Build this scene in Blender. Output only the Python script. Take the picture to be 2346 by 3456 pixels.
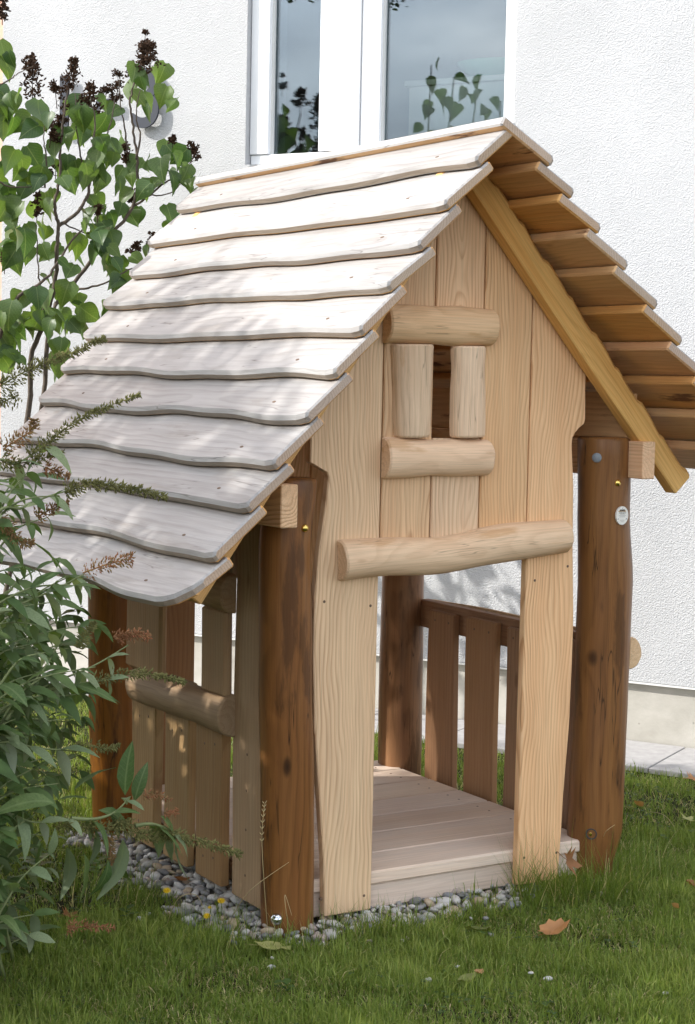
import bpy, bmesh, math, random
import numpy as np
from mathutils import Vector, Matrix, noise as mnoise

random.seed(7); np.random.seed(7); mnoise.seed_set(7)
scene = bpy.context.scene
for o in list(bpy.data.objects): bpy.data.objects.remove(o)
COL = scene.collection
PI = math.pi

# ------------------------------------------------------------------ camera
FPX, YAW, PITCH, ROLL = 5860.0, math.radians(31.33), math.radians(4.37), math.radians(1.22)
CAM = Vector((-3.03, -4.342, 1.6))
_c, _s = math.cos(YAW), math.sin(YAW)
_w = Vector((_s*math.cos(PITCH), _c*math.cos(PITCH), -math.sin(PITCH)))
_r0 = Vector((_c, -_s, 0)); _u0 = _r0.cross(_w)
CR = math.cos(ROLL)*_r0 + math.sin(ROLL)*_u0
CU = -math.sin(ROLL)*_r0 + math.cos(ROLL)*_u0
CW = _w
cam_d = bpy.data.cameras.new('camera')
cam = bpy.data.objects.new('camera', cam_d); COL.objects.link(cam)
cam.matrix_world = Matrix(((CR.x, CU.x, -CW.x, CAM.x), (CR.y, CU.y, -CW.y, CAM.y), (CR.z, CU.z, -CW.z, CAM.z), (0, 0, 0, 1)))
cam_d.sensor_fit = 'HORIZONTAL'; cam_d.sensor_width = 36.0
cam_d.lens = FPX/2346.0*36.0
cam_d.clip_start = 0.05; cam_d.clip_end = 400
scene.camera = cam

# ------------------------------------------------------------------ sky, sun, exposure
SUN_AZ = Vector((-0.911, 0.411)); SUN_EL = math.radians(36.5)
TO_SUN = Vector((SUN_AZ.x*math.cos(SUN_EL), SUN_AZ.y*math.cos(SUN_EL), math.sin(SUN_EL))).normalized()
world = bpy.data.worlds.new('World'); scene.world = world; world.use_nodes = True
wn = world.node_tree; wn.nodes.clear()
def N(t, kind, **kw):
    n = t.nodes.new(kind)
    for k, v in kw.items():
        if k == 'inp':
            for i, val in v.items(): n.inputs[i].default_value = val
        else: setattr(n, k, v)
    return n
sky = N(wn, 'ShaderNodeTexSky', sky_type='NISHITA', sun_disc=False)
sky.sun_elevation = SUN_EL; sky.sun_rotation = math.atan2(SUN_AZ.x, SUN_AZ.y)
sky.air_density = 1.0; sky.dust_density = 1.5; sky.ozone_density = 1.0
wtc = N(wn, 'ShaderNodeTexCoord')
wmap = N(wn, 'ShaderNodeMapping'); wmap.inputs['Scale'].default_value = (1.5, 1.5, 4.0)
wnz = N(wn, 'ShaderNodeTexNoise', inp={'Scale': 1.6, 'Detail': 6.0, 'Roughness': 0.55})
wrp = N(wn, 'ShaderNodeValToRGB'); wrp.color_ramp.elements[0].position = 0.40; wrp.color_ramp.elements[1].position = 0.66
wnz2 = N(wn, 'ShaderNodeTexNoise', inp={'Scale': 2.6, 'Detail': 5.0})
wcl = N(wn, 'ShaderNodeMix', data_type='RGBA'); wcl.inputs[6].default_value = (2.3, 2.7, 3.6, 1); wcl.inputs[7].default_value = (18.6, 18.2, 17.6, 1)
wmx = N(wn, 'ShaderNodeMix', data_type='RGBA')
wbg = N(wn, 'ShaderNodeBackground'); wbg.inputs['Strength'].default_value = 0.142
wout = N(wn, 'ShaderNodeOutputWorld')
L = wn.links.new
L(wtc.outputs['Generated'], wmap.inputs['Vector']); L(wmap.outputs[0], wnz.inputs['Vector']); L(wmap.outputs[0], wnz2.inputs['Vector'])
L(wnz.outputs['Fac'], wrp.inputs[0]); L(wrp.outputs['Color'], wmx.inputs[0]); L(sky.outputs[0], wmx.inputs[6])
wr2 = N(wn, 'ShaderNodeValToRGB'); wr2.color_ramp.elements[0].position = 0.34; wr2.color_ramp.elements[1].position = 0.64
L(wnz2.outputs['Fac'], wr2.inputs[0]); L(wr2.outputs['Color'], wcl.inputs[0]); L(wcl.outputs[2], wmx.inputs[7]); L(wmx.outputs[2], wbg.inputs[0]); L(wbg.outputs[0], wout.inputs[0])
sun_d = bpy.data.lights.new('sun', 'SUN'); sun_d.energy = 2.9; sun_d.angle = math.radians(0.53); sun_d.color = (1.0, 0.965, 0.905)
sun = bpy.data.objects.new('sun', sun_d); COL.objects.link(sun)
sun.rotation_euler = TO_SUN.to_track_quat('Z', 'Y').to_euler(); sun.location = TO_SUN*30
vs = scene.view_settings
vs.view_transform = 'Standard'; vs.look = 'None'; vs.gamma = 1.0; vs.use_curve_mapping = False
vs.exposure = 1.02
scene.render.engine = 'CYCLES'
scene.cycles.use_denoising = True
scene.cycles.max_bounces = 8; scene.cycles.transparent_max_bounces = 12

# ------------------------------------------------------------------ picture -> place (used while laying out plants)
def ray(x, y): return CW + CR*((x-1173.0)/FPX) - CU*((y-1728.0)/FPX)
def on_y(x, y, Y):
    d = ray(x, y); return CAM + d*((Y-CAM.y)/d.y)
def on_z(x, y, Z):
    d = ray(x, y); return CAM + d*((Z-CAM.z)/d.z)

# ------------------------------------------------------------------ object helpers
def tag(o, label=None, cat=None, group=None, kind=None):
    if label: o['label'] = label
    if cat: o['category'] = cat
    if group: o['group'] = group
    if kind: o['kind'] = kind
    return o
def empty(name, loc=(0, 0, 0), rot=None):
    o = bpy.data.objects.new(name, None); COL.objects.link(o); o.empty_display_size = .1
    o.matrix_basis = Matrix.Translation(loc) @ (rot.to_4x4() if rot else Matrix.Identity(4))
    return o
def mesh(name, verts, faces, mats=(), fmat=None, smooth=False, sharp=None):
    me = bpy.data.meshes.new(name); me.from_pydata([tuple(v) for v in verts], [], faces)
    for m in mats: me.materials.append(m)
    if fmat is not None: me.polygons.foreach_set('material_index', fmat)
    if smooth:
        me.polygons.foreach_set('use_smooth', [True]*len(me.polygons))
        if sharp: me.set_sharp_from_angle(angle=math.radians(sharp))
    me.update(); return me
def link(name, me, parent=None, M=None):
    o = bpy.data.objects.new(name, me); COL.objects.link(o)
    if parent is not None: o.parent = parent
    if M is not None: o.matrix_basis = M
    return o
def frame(ox, X, Y, Z):
    return Matrix(((X[0], Y[0], Z[0], ox[0]), (X[1], Y[1], Z[1], ox[1]), (X[2], Y[2], Z[2], ox[2]), (0, 0, 0, 1)))
ORI_FRONT = ((1, 0, 0), (0, 1, 0), (0, 0, 1))          # local -Y looks at the viewer of the gable
ORI_LEFT = ((0, -1, 0), (1, 0, 0), (0, 0, 1))          # local -Y looks to house -X
ORI_RIGHT = ((0, 1, 0), (-1, 0, 0), (0, 0, 1))         # local -Y looks to house +X
ORI_BACK = ((-1, 0, 0), (0, -1, 0), (0, 0, 1))
def ori(o, loc): return frame(loc, *o)

# ------------------------------------------------------------------ materials
def newmat(name):
    m = bpy.data.materials.new(name); m.use_nodes = True
    t = m.node_tree; t.nodes.clear()
    out = t.nodes.new('ShaderNodeOutputMaterial'); return m, t, out
def math_n(t, op, a, b=None, c=None):
    n = t.nodes.new('ShaderNodeMath'); n.operation = op
    for i, v in enumerate((a, b, c)):
        if v is None: continue
        if isinstance(v, (int, float)): n.inputs[i].default_value = v
        else: t.links.new(v, n.inputs[i])
    return n.outputs[0]
def vmath(t, op, a, b=None):
    n = t.nodes.new('ShaderNodeVectorMath'); n.operation = op
    for i, v in enumerate((a, b)):
        if v is None: continue
        if isinstance(v, tuple): n.inputs[i].default_value = v
        else: t.links.new(v, n.inputs[i])
    return n.outputs[0]
def noise_n(t, vec, scale, detail=3.0, rough=.5, out='Fac'):
    n = t.nodes.new('ShaderNodeTexNoise'); n.inputs['Scale'].default_value = scale
    n.inputs['Detail'].default_value = detail; n.inputs['Roughness'].default_value = rough
    if vec is not None: t.links.new(vec, n.inputs['Vector'])
    return n.outputs[out]
def ramp(t, fac, stops):
    n = t.nodes.new('ShaderNodeValToRGB'); cr = n.color_ramp
    while len(cr.elements) < len(stops): cr.elements.new(.5)
    for e, (p, c) in zip(cr.elements, stops):
        e.position = p; e.color = (c, c, c, 1) if isinstance(c, (int, float)) else (*c, 1)
    t.links.new(fac, n.inputs[0]); return n.outputs[0]
def mixc(t, fac, a, b, mode='MIX'):
    n = t.nodes.new('ShaderNodeMix'); n.data_type = 'RGBA'; n.blend_type = mode
    for i, v in ((0, fac), (6, a), (7, b)):
        if isinstance(v, (int, float)): n.inputs[i].default_value = v
        elif isinstance(v, tuple): n.inputs[i].default_value = (*v, 1)
        else: t.links.new(v, n.inputs[i])
    return n.outputs[2]
def bump(t, h, strength, dist):
    n = t.nodes.new('ShaderNodeBump'); n.inputs['Strength'].default_value = strength; n.inputs['Distance'].default_value = dist
    t.links.new(h, n.inputs['Height']); return n.outputs[0]
def principled(t, out, color=None, rough=.6, normal=None, metal=0., spec=.4):
    p = t.nodes.new('ShaderNodeBsdfPrincipled')
    if isinstance(color, tuple): p.inputs['Base Color'].default_value = (*color, 1)
    elif color is not None: t.links.new(color, p.inputs['Base Color'])
    if isinstance(rough, (int, float)): p.inputs['Roughness'].default_value = rough
    else: t.links.new(rough, p.inputs['Roughness'])
    p.inputs['Metallic'].default_value = metal; p.inputs['Specular IOR Level'].default_value = spec
    if normal is not None: t.links.new(normal, p.inputs['Normal'])
    t.links.new(p.outputs[0], out.inputs[0]); return p

def wood(name, early, late, tint, rings=75., contrast=1., rough=.62, knots=.5, knotc=(.16, .07, .03), wear=None, stain=None, spread=.05, vary=.22, crack=0.):
    """Timber with growth rings about a wandering pith; local Z runs along the grain."""
    m, t, out = newmat(name)
    tc = t.nodes.new('ShaderNodeTexCoord').outputs['Object']
    rnd = t.nodes.new('ShaderNodeObjectInfo').outputs['Random']
    r2 = math_n(t, 'FRACT', math_n(t, 'MULTIPLY', rnd, 7.31))
    r3 = math_n(t, 'FRACT', math_n(t, 'MULTIPLY', rnd, 23.7))
    off = t.nodes.new('ShaderNodeCombineXYZ')
    t.links.new(math_n(t, 'MULTIPLY_ADD', rnd, .1, -.05), off.inputs[0])
    t.links.new(math_n(t, 'MULTIPLY_ADD', r2, .05, .012), off.inputs[1])
    t.links.new(math_n(t, 'MULTIPLY', r3, 19.), off.inputs[2])
    p = vmath(t, 'ADD', tc, off.outputs[0])
    # knots
    kv = vmath(t, 'MULTIPLY', p, (6.5, 1.3, 2.3))
    vo = t.nodes.new('ShaderNodeTexVoronoi'); vo.inputs['Scale'].default_value = 1.0; vo.inputs['Randomness'].default_value = 1.0
    t.links.new(kv, vo.inputs['Vector'])
    kd = vo.outputs['Distance']
    kbump = ramp(t, kd, [(0., 1.), (.25, .25), (.5, 0.)])
    # wandering pith
    low = noise_n(t, vmath(t, 'MULTIPLY', p, (4.5, 4.5, 1.7)), 1., 2., .5, 'Color')
    dv = vmath(t, 'MULTIPLY', vmath(t, 'SUBTRACT', low, (.5, .5, .5)), (spread*1.6, spread*3.2, 0.))
    fine = noise_n(t, vmath(t, 'MULTIPLY', p, (30., 30., 3.5)), 1., 2., .5, 'Color')
    dv2 = vmath(t, 'MULTIPLY', vmath(t, 'SUBTRACT', fine, (.5, .5, .5)), (.006, .006, 0.))
    pp = vmath(t, 'ADD', vmath(t, 'ADD', p, dv), dv2)
    sx = t.nodes.new('ShaderNodeSeparateXYZ'); t.links.new(pp, sx.inputs[0])
    rr = math_n(t, 'SQRT', math_n(t, 'ADD', math_n(t, 'MULTIPLY', sx.outputs[0], sx.outputs[0]), math_n(t, 'MULTIPLY', sx.outputs[1], sx.outputs[1])))
    rr = math_n(t, 'ADD', rr, math_n(t, 'MULTIPLY', kbump, .022*knots))
    ph = math_n(t, 'FRACT', math_n(t, 'MULTIPLY', rr, rings))
    ringv = ramp(t, ph, [(0., .25), (.12, 0.), (.45, .12), (.86, 1.), (.95, .85), (1., .25)])
    streak = noise_n(t, vmath(t, 'MULTIPLY', p, (260., 260., 5.)), 1., 3., .6)
    band = noise_n(t, vmath(t, 'MULTIPLY', p, (16., 16., 1.1)), 1., 3., .55)
    rmod = ramp(t, noise_n(t, vmath(t, 'MULTIPLY', p, (11., 11., 1.6)), 1., 3., .6), [(.32, .30), (.66, 1.)])
    col = mixc(t, math_n(t, 'MULTIPLY', math_n(t, 'MULTIPLY', ringv, .9*contrast), rmod), early, late)
    col = mixc(t, ramp(t, band, [(.42, 0.), (.68, .55)]), col, tint)
    col = mixc(t, 1., col, ramp(t, streak, [(.25, .80), (.5, 1.), (.75, 1.12)]), 'MULTIPLY')
    hv = t.nodes.new('ShaderNodeHueSaturation')
    t.links.new(math_n(t, 'MULTIPLY_ADD', r2, .007, .4965), hv.inputs['Hue'])
    t.links.new(math_n(t, 'MULTIPLY_ADD', r3, vary, 1.-vary*.55), hv.inputs['Value'])
    t.links.new(math_n(t, 'MULTIPLY_ADD', rnd, .25, .82), hv.inputs['Saturation'])
    t.links.new(col, hv.inputs['Color']); col = hv.outputs[0]
    kcore = ramp(t, kd, [(0., 1.), (.045, .75), (.085, 0.)])
    col = mixc(t, math_n(t, 'MULTIPLY', kcore, min(1., knots)), col, knotc)
    if stain:
        sv = noise_n(t, vmath(t, 'MULTIPLY', p, (13., 13., 2.6)), 1., 5., .62)
        col = mixc(t, ramp(t, sv, [(stain[1], 0.), (stain[1]+.07, stain[2])]), col, stain[0])
    if wear:
        wv = noise_n(t, vmath(t, 'MULTIPLY', p, (10., 10., 2.0)), 1., 4., .6)
        col = mixc(t, ramp(t, wv, [(.35, 0.), (.7, wear[1])]), col, wear[0])
    if crack:
        cn = noise_n(t, vmath(t, 'MULTIPLY', p, (34., 34., 1.6)), 1., 2., .5)
        ck = ramp(t, math_n(t, 'ABSOLUTE', math_n(t, 'SUBTRACT', cn, .5)), [(0., 1.), (.012, .0)])
        gate = ramp(t, noise_n(t, vmath(t, 'MULTIPLY', p, (9., 9., 3.)), 1., 1.), [(.52, 0.), (.58, 1.)])
        ck = math_n(t, 'MULTIPLY', math_n(t, 'MULTIPLY', ck, gate), crack)
        col = mixc(t, ck, col, (.03, .015, .007)); streak = math_n(t, 'SUBTRACT', streak, math_n(t, 'MULTIPLY', ck, 2.))
    h = math_n(t, 'ADD', math_n(t, 'MULTIPLY', streak, .6), math_n(t, 'MULTIPLY', ringv, -.5))
    principled(t, out, col, rough, bump(t, h, .35, .0012), spec=.25)
    return m

def plain(name, color, rough=.5, metal=0., spec=.4, var=0., nscale=30., bumps=0.):
    m, t, out = newmat(name)
    tc = t.nodes.new('ShaderNodeTexCoord').outputs['Object']
    nz = noise_n(t, tc, nscale, 4., .6)
    c = mixc(t, 1., color, ramp(t, nz, [(.3, 1.-var), (.7, 1.+var*.5)]), 'MULTIPLY') if var else color
    principled(t, out, c, rough, bump(t, nz, bumps, .002) if bumps else None, metal, spec); return m

def leafmat(name, c1, c2, back, trans=.35, rough=.45, attr=False, spec=.4, vein=0.):
    m, t, out = newmat(name)
    if attr:
        a = t.nodes.new('ShaderNodeAttribute'); a.attribute_name = 'tone'; rnd = a.outputs['Fac']
    else: rnd = t.nodes.new('ShaderNodeObjectInfo').outputs['Random']
    col = mixc(t, rnd, c1, c2)
    tc = t.nodes.new('ShaderNodeTexCoord').outputs['Object']
    nz = noise_n(t, tc, 25., 3.)
    col = mixc(t, 1., col, ramp(t, nz, [(.3, .82), (.7, 1.12)]), 'MULTIPLY')
    if vein:
        sx = t.nodes.new('ShaderNodeSeparateXYZ'); t.links.new(tc, sx.inputs[0]); ay = math_n(t, 'ABSOLUTE', sx.outputs[1])
        mid = ramp(t, ay, [(.012, 1.), (.022, 0.)])
        sv_ = math_n(t, 'FRACT', math_n(t, 'MULTIPLY', math_n(t, 'SUBTRACT', sx.outputs[0], math_n(t, 'MULTIPLY', ay, .9)), 8.))
        vv = math_n(t, 'MAXIMUM', mid, math_n(t, 'MULTIPLY', ramp(t, sv_, [(.0, .7), (.10, 0.), (.9, 0.), (1., .7)]), .7))
        col = mixc(t, math_n(t, 'MULTIPLY', vv, vein), col, (.30, .36, .18))
    geo = t.nodes.new('ShaderNodeNewGeometry')
    col2 = mixc(t, geo.outputs['Backfacing'], col, back)
    p = t.nodes.new('ShaderNodeBsdfPrincipled'); t.links.new(col2, p.inputs['Base Color'])
    p.inputs['Roughness'].default_value = rough; p.inputs['Specular IOR Level'].default_value = spec
    tr = t.nodes.new('ShaderNodeBsdfTranslucent')
    tcx = mixc(t, 1., col, (1.5, 1.55, .55), 'MULTIPLY'); t.links.new(tcx, tr.inputs[0])
    mx = t.nodes.new('ShaderNodeMixShader'); mx.inputs[0].default_value = trans
    t.links.new(p.outputs[0], mx.inputs[1]); t.links.new(tr.outputs[0], mx.inputs[2]); t.links.new(mx.outputs[0], out.inputs[0])
    return m

M_FRONT = wood('pale_planed_timber', (.785, .525, .295), (.54, .295, .14), (.69, .41, .21), rings=72., contrast=1.2, knots=.75, knotc=(.36, .19, .09), spread=.088, vary=.30)
M_LOG = wood('peeled_log', (.75, .53, .325), (.58, .365, .20), (.64, .40, .215), rings=60., contrast=.7, knots=1., knotc=(.32, .15, .06), crack=.4, stain=((.50, .27, .11), .60, .5))
M_RAFTER = wood('honey_timber', (.79, .49, .195), (.62, .345, .12), (.62, .30, .09), rings=60., contrast=.7, knots=1., stain=((.26, .10, .03), .62, .7))
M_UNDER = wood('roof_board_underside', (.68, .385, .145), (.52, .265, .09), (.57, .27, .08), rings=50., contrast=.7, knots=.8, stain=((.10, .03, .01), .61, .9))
M_ROOF = wood('silvered_roof_board', (.41, .395, .38), (.245, .225, .21), (.33, .31, .295), rings=42., contrast=.85, rough=.42, knots=.5, knotc=(.14, .09, .05), wear=((.43, .42, .415), .45), vary=.42, stain=((.25, .225, .20), .56, .5), crack=.5)
M_ROOFEDGE = wood('roof_board_lower_edge', (.36, .295, .235), (.26, .20, .15), (.31, .24, .185), rings=60., contrast=.6, knots=.2)
M_ROOFEND = wood('roof_board_end_grain', (.50, .37, .265), (.33, .225, .15), (.42, .31, .23), rings=120., contrast=.9, knots=.2)
M_SIDE = wood('side_wall_timber', (.36, .235, .12), (.25, .15, .07), (.30, .165, .07), rings=60., contrast=.8, knots=.6, knotc=(.2, .09, .04))  # shade of the bush on the left wall is put into this darker colour
M_DECK = wood('deck_timber', (.76, .60, .47), (.58, .42, .30), (.66, .49, .36), rings=50., contrast=.6, knots=.5, wear=((.60, .53, .47), .4))
M_POST = wood('stained_post', (.225, .090, .019), (.110, .042, .009), (.32, .145, .032), rings=40., contrast=.7, rough=.36, knots=1., knotc=(.03, .013, .006), stain=((.055, .024, .010), .55, .6), crack=.9)
M_SLAT = wood('shade_darkened_reddish_timber', (.31, .16, .07), (.215, .10, .042), (.27, .13, .05), rings=55., contrast=.7, knots=.6, knotc=(.12, .05, .02))  # reddish wood, its colour darkened to stand in for the dim interior
M_BRASS = plain('brass', (.75, .55, .16), .22, 1.)
M_STEEL = plain('steel', (.62, .64, .66), .16, 1.)
M_GREYCAP = plain('grey_plastic', (.22, .24, .26), .45)
M_SCREW = plain('screw_hole', (.13, .08, .05), .6)
M_LABEL = plain('label_plastic', (.78, .76, .70), .35)
M_INK = plain('label_ink', (.05, .04, .03), .6)

# ------------------------------------------------------------------ timber shapes
def board(name, length, xl, xr, th, c=.004, n=24, z0=0., mats=(M_FRONT,), cl=None, cr=None, under=False, yoff=None):
    """xl/xr: numbers or functions of z. Front face y=0 (looking to -Y), back y=th."""
    f = lambda v: v if callable(v) else (lambda z: v)
    xl, xr = f(xl), f(xr); cl = c if cl is None else cl; cr = c if cr is None else cr
    zs = [0., c] + [c + (length-2*c)*k/n for k in range(1, n)] + [length-c, length]
    V = []; F = []
    for i, z in enumerate(zs):
        end = i in (0, len(zs)-1); e = c if end else 0.
        a, b = xl(z+z0)+e, xr(z+z0)-e; y = yoff(z+z0) if yoff else 0.
        V += [(a+cl, y+e, z+z0), (b-cr, y+e, z+z0), (b, y+cr*1.0+e*.2, z+z0), (b, y+th-c-e*.2, z+z0), (b-c, y+th-e, z+z0), (a+c, y+th-e, z+z0), (a, y+th-c-e*.2, z+z0), (a, y+cl+e*.2, z+z0)]
    fm = []
    for i in range(len(zs)-1):
        for k in range(8):
            k2 = (k+1) % 8
            F.append((i*8+k, i*8+k2, (i+1)*8+k2, (i+1)*8+k))
            endp = i in (0, len(zs)-2)
            fm.append(0 if not under else (3 if k == (6 if under > 0 else 2) else 1 if k in {1: (1, 2, 3, 4, 5), -1: (3, 4, 5, 6, 7), 2: (4,), -2: (4,)}[under] else 0))
    F.append(tuple(range(7, -1, -1))); F.append(tuple(range(len(V)-8, len(V)))); fm += [2 if under else 0]*2
    return mesh(name, V, F, mats, fm)
def wav(a, k, ph, b=0., m=0.):
    return lambda z: a*math.sin(k*z+ph) + a*.5*math.sin(2.3*k*z+ph*1.7)
def half_log(name, length, r, depth, bend=0., var=.05, seed=0, n=16, seg=12, mats=(M_LOG,), taper=0., bendx=None):
    """half-round log: flat back on y=0, bulging to -Y; along Z, centred on x=0."""
    rg = random.Random(seed); p1, p2 = rg.random()*6, rg.random()*6
    V = []; F = []
    zs = [0., .006, .014] + [.014+(length-.028)*k/n for k in range(1, n)] + [length-.014, length-.006, length]
    for i, z in enumerate(zs):
        e = {0: .92, 1: 1., len(zs)-2: 1., len(zs)-1: .92}.get(i, 1.)
        u = z/length
        rr = r*(1+taper*(u-.5)+var*math.sin(u*7+p1)+var*.5*math.sin(u*15+p2))
        bx = bend*math.sin(u*PI)+(bendx(u) if bendx else 0.)
        for k in range(seg+1):
            a = PI*k/seg
            V.append((bx-math.cos(a)*rr*e, -math.sin(a)**.85*depth*e*(1+var*math.sin(u*9+k*.5+p2)*.6+.05*mnoise.noise(Vector((u*6, k*.55, seed*3.7)))), z))
    S = seg+1
    for i in range(len(zs)-1):
        for k in range(S):
            k2 = (k+1) % S
            F.append((i*S+k, i*S+k2, (i+1)*S+k2, (i+1)*S+k))
    F.append(tuple(range(S-1, -1, -1))); F.append(tuple(range(len(V)-S, len(V))))
    return mesh(name, V, F, mats, smooth=True, sharp=24)
def post(name, z0, z1, r, axis, seed, seg=28, n=30):
    """round pole; axis: list of (z, x, y, rscale) control points"""
    V = []; F = []
    def ip(z):
        for a, b in zip(axis, axis[1:]):
            if z <= b[0]:
                u = max(0., min(1., (z-a[0])/(b[0]-a[0]))); u = u*u*(3-2*u)
                return [a[j]+(b[j]-a[j])*u for j in (1, 2, 3)]
        return list(axis[-1][1:])
    zs = [z0] + [z0+(z1-.012-z0)*k/n for k in range(1, n+1)] + [z1-.004, z1]
    for i, z in enumerate(zs):
        x, y, s = ip(z); e = .90 if i == len(zs)-1 else (.97 if i == len(zs)-2 else 1.)
        for k in range(seg):
            a = 2*PI*k/seg
            q = mnoise.noise(Vector((math.cos(a)*1.1+seed*9.1, math.sin(a)*1.1, z*2.6+seed)))
            q2 = mnoise.noise(Vector((math.cos(a)*4+seed, math.sin(a)*4, z*9)))
            rr = r*s*e*(1+.07*q+.014*q2)
            V.append((x+math.cos(a)*rr, y+math.sin(a)*rr, z))
    for i in range(len(zs)-1):
        for k in range(seg):
            k2 = (k+1) % seg; F.append((i*seg+k, i*seg+k2, (i+1)*seg+k2, (i+1)*seg+k))
    F.append(tuple(range(seg-1, -1, -1))); F.append(tuple(range(len(V)-seg, len(V))))
    return mesh(name, V, F, (M_POST,), smooth=True, sharp=45)
def dome_mesh(name, r, h, mat, seg=16, rings=6, flange=.0):
    """button-head bolt cap looking to local -Y"""
    V = []; F = []
    prof = [(r*math.cos(a), h*math.sin(a)) for a in [PI/2*k/rings for k in range(rings)]]
    if flange: prof = [(r+flange, -.004), (r+flange, .0005)] + prof
    else: prof = [(r, -.008)] + prof
    for (q, y) in prof:
        for k in range(seg): V.append((q*math.cos(2*PI*k/seg), -y, q*math.sin(2*PI*k/seg)))
    V.append((0, -h, 0)); ni = len(prof)
    for i in range(ni-1):
        for k in range(seg):
            k2 = (k+1) % seg; F.append((i*seg+k, i*seg+k2, (i+1)*seg+k2, (i+1)*seg+k))
    for k in range(seg): F.append(((ni-1)*seg+k, (ni-1)*seg+(k+1) % seg, len(V)-1))
    return mesh(name, V, F, (mat,), smooth=True, sharp=50)

ME_SCREW = dome_mesh('screw', .0045, .0008, M_SCREW, 8, 2)
def screw(parent, x, z, y=0.): return link('screw', ME_SCREW, parent, Matrix.Translation((x, y-.0004, z)))

# ================================================================== SETTING
GZ = -.03
def sheet(name, pts, mat, z):
    o = link(name, mesh(name, [(x, y, z) for x, y in pts], [tuple(range(len(pts)))], (mat,))); return o
m, t, out = newmat('lawn_soil')
tc = t.nodes.new('ShaderNodeTexCoord').outputs['Object']
c = mixc(t, ramp(t, noise_n(t, tc, 9., 5., .6), [(.35, 0.), (.65, 1.)]), (.022, .030, .010), (.050, .042, .022))
principled(t, out, c, .9, bump(t, noise_n(t, tc, 60., 5., .7), .8, .02), spec=.1); M_SOIL = m
tag(sheet('ground', [(-120, -120), (120, -120), (120, 120), (-120, 120)], M_SOIL, GZ), 'shaded lawn soil under the grass', kind='structure')

# --- building facade frame: origin at wall foot, local X along the wall to the right, local -Y towards the viewer
WT = Vector((.495, -.869, 0)).normalized(); WN = Vector((WT.y, -WT.x, 0))
W0 = Vector((2.093, 1.603, 0))
ROTW = Matrix(((WT.x, -WN.x, 0), (WT.y, -WN.y, 0), (0, 0, 1)))
bld = tag(empty('building', W0, ROTW), 'white rough-plastered building with a tall white framed window', 'building')
m, t, out = newmat('white_roughcast')
tc = t.nodes.new('ShaderNodeTexCoord').outputs['Object']
vo = t.nodes.new('ShaderNodeTexVoronoi'); vo.feature = 'SMOOTH_F1'; vo.inputs['Scale'].default_value = 150.; vo.inputs['Smoothness'].default_value = .6
wob = vmath(t, 'ADD', tc, vmath(t, 'MULTIPLY', noise_n(t, tc, 40., 2., .5, 'Color'), (.022, .022, .022)))
t.links.new(wob, vo.inputs['Vector'])
h = math_n(t, 'ADD', vo.outputs['Distance'], math_n(t, 'MULTIPLY', noise_n(t, wob, 170., 3., .6), .9))
c = mixc(t, ramp(t, noise_n(t, tc, 1.3, 4., .6), [(.3, 0.), (.7, 1.)]), (.44, .446, .455), (.515, .521, .533))
principled(t, out, c, .85, bump(t, h, .8, .0036), spec=.2); M_WALL = m
M_SALMON = plain('salmon_plaster', (.72, .45, .33), .85, var=.08, nscale=90., bumps=.6)
m, t, out = newmat('concrete_plinth')
tc = t.nodes.new('ShaderNodeTexCoord').outputs['Object']
n1 = noise_n(t, vmath(t, 'MULTIPLY', tc, (1., 1., 1.6)), 3., 6., .65); n2 = noise_n(t, tc, 60., 4., .6)
c = mixc(t, ramp(t, n1, [(.3, 0.), (.7, 1.)]), (.34, .325, .285), (.50, .48, .435))
vo = t.nodes.new('ShaderNodeTexVoronoi'); vo.inputs['Scale'].default_value = 14.; t.links.new(tc, vo.inputs['Vector'])
c = mixc(t, ramp(t, vo.outputs['Distance'], [(.02, .65), (.09, 0.)]), c, (.17, .16, .14))
principled(t, out, c, .8, bump(t, n2, .3, .004), spec=.25); M_CONC = m
M_WHITE = plain('white_window_frame', (.82, .83, .84), .3)
M_FLASH = plain('drip_edge', (.66, .66, .64), .5)
M_DARK = plain('dark_rim', (.05, .05, .05), .8)  # near-black colour of the bolt hole rim
M_ROOM = plain('room_wall', (.42, .41, .39), .8)
m, t, out = newmat('window_glass')
g = t.nodes.new('ShaderNodeBsdfGlossy'); g.inputs['Roughness'].default_value = 0.0; g.inputs[0].default_value = (.84, .91, 1, 1)
tr = t.nodes.new('ShaderNodeBsdfTransparent'); tr.inputs[0].default_value = (.80, .86, .86, 1)
lw = t.nodes.new('ShaderNodeFresnel'); lw.inputs[0].default_value = 1.52
mx = t.nodes.new('ShaderNodeMixShader')
t.links.new(math_n(t, 'MINIMUM', math_n(t, 'MULTIPLY', lw.outputs[0], 2.0), 1.), mx.inputs[0])
t.links.new(tr.outputs[0], mx.inputs[1]); t.links.new(g.outputs[0], mx.inputs[2]); t.links.new(mx.outputs[0], out.inputs[0]); M_GLASS = m

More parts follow.
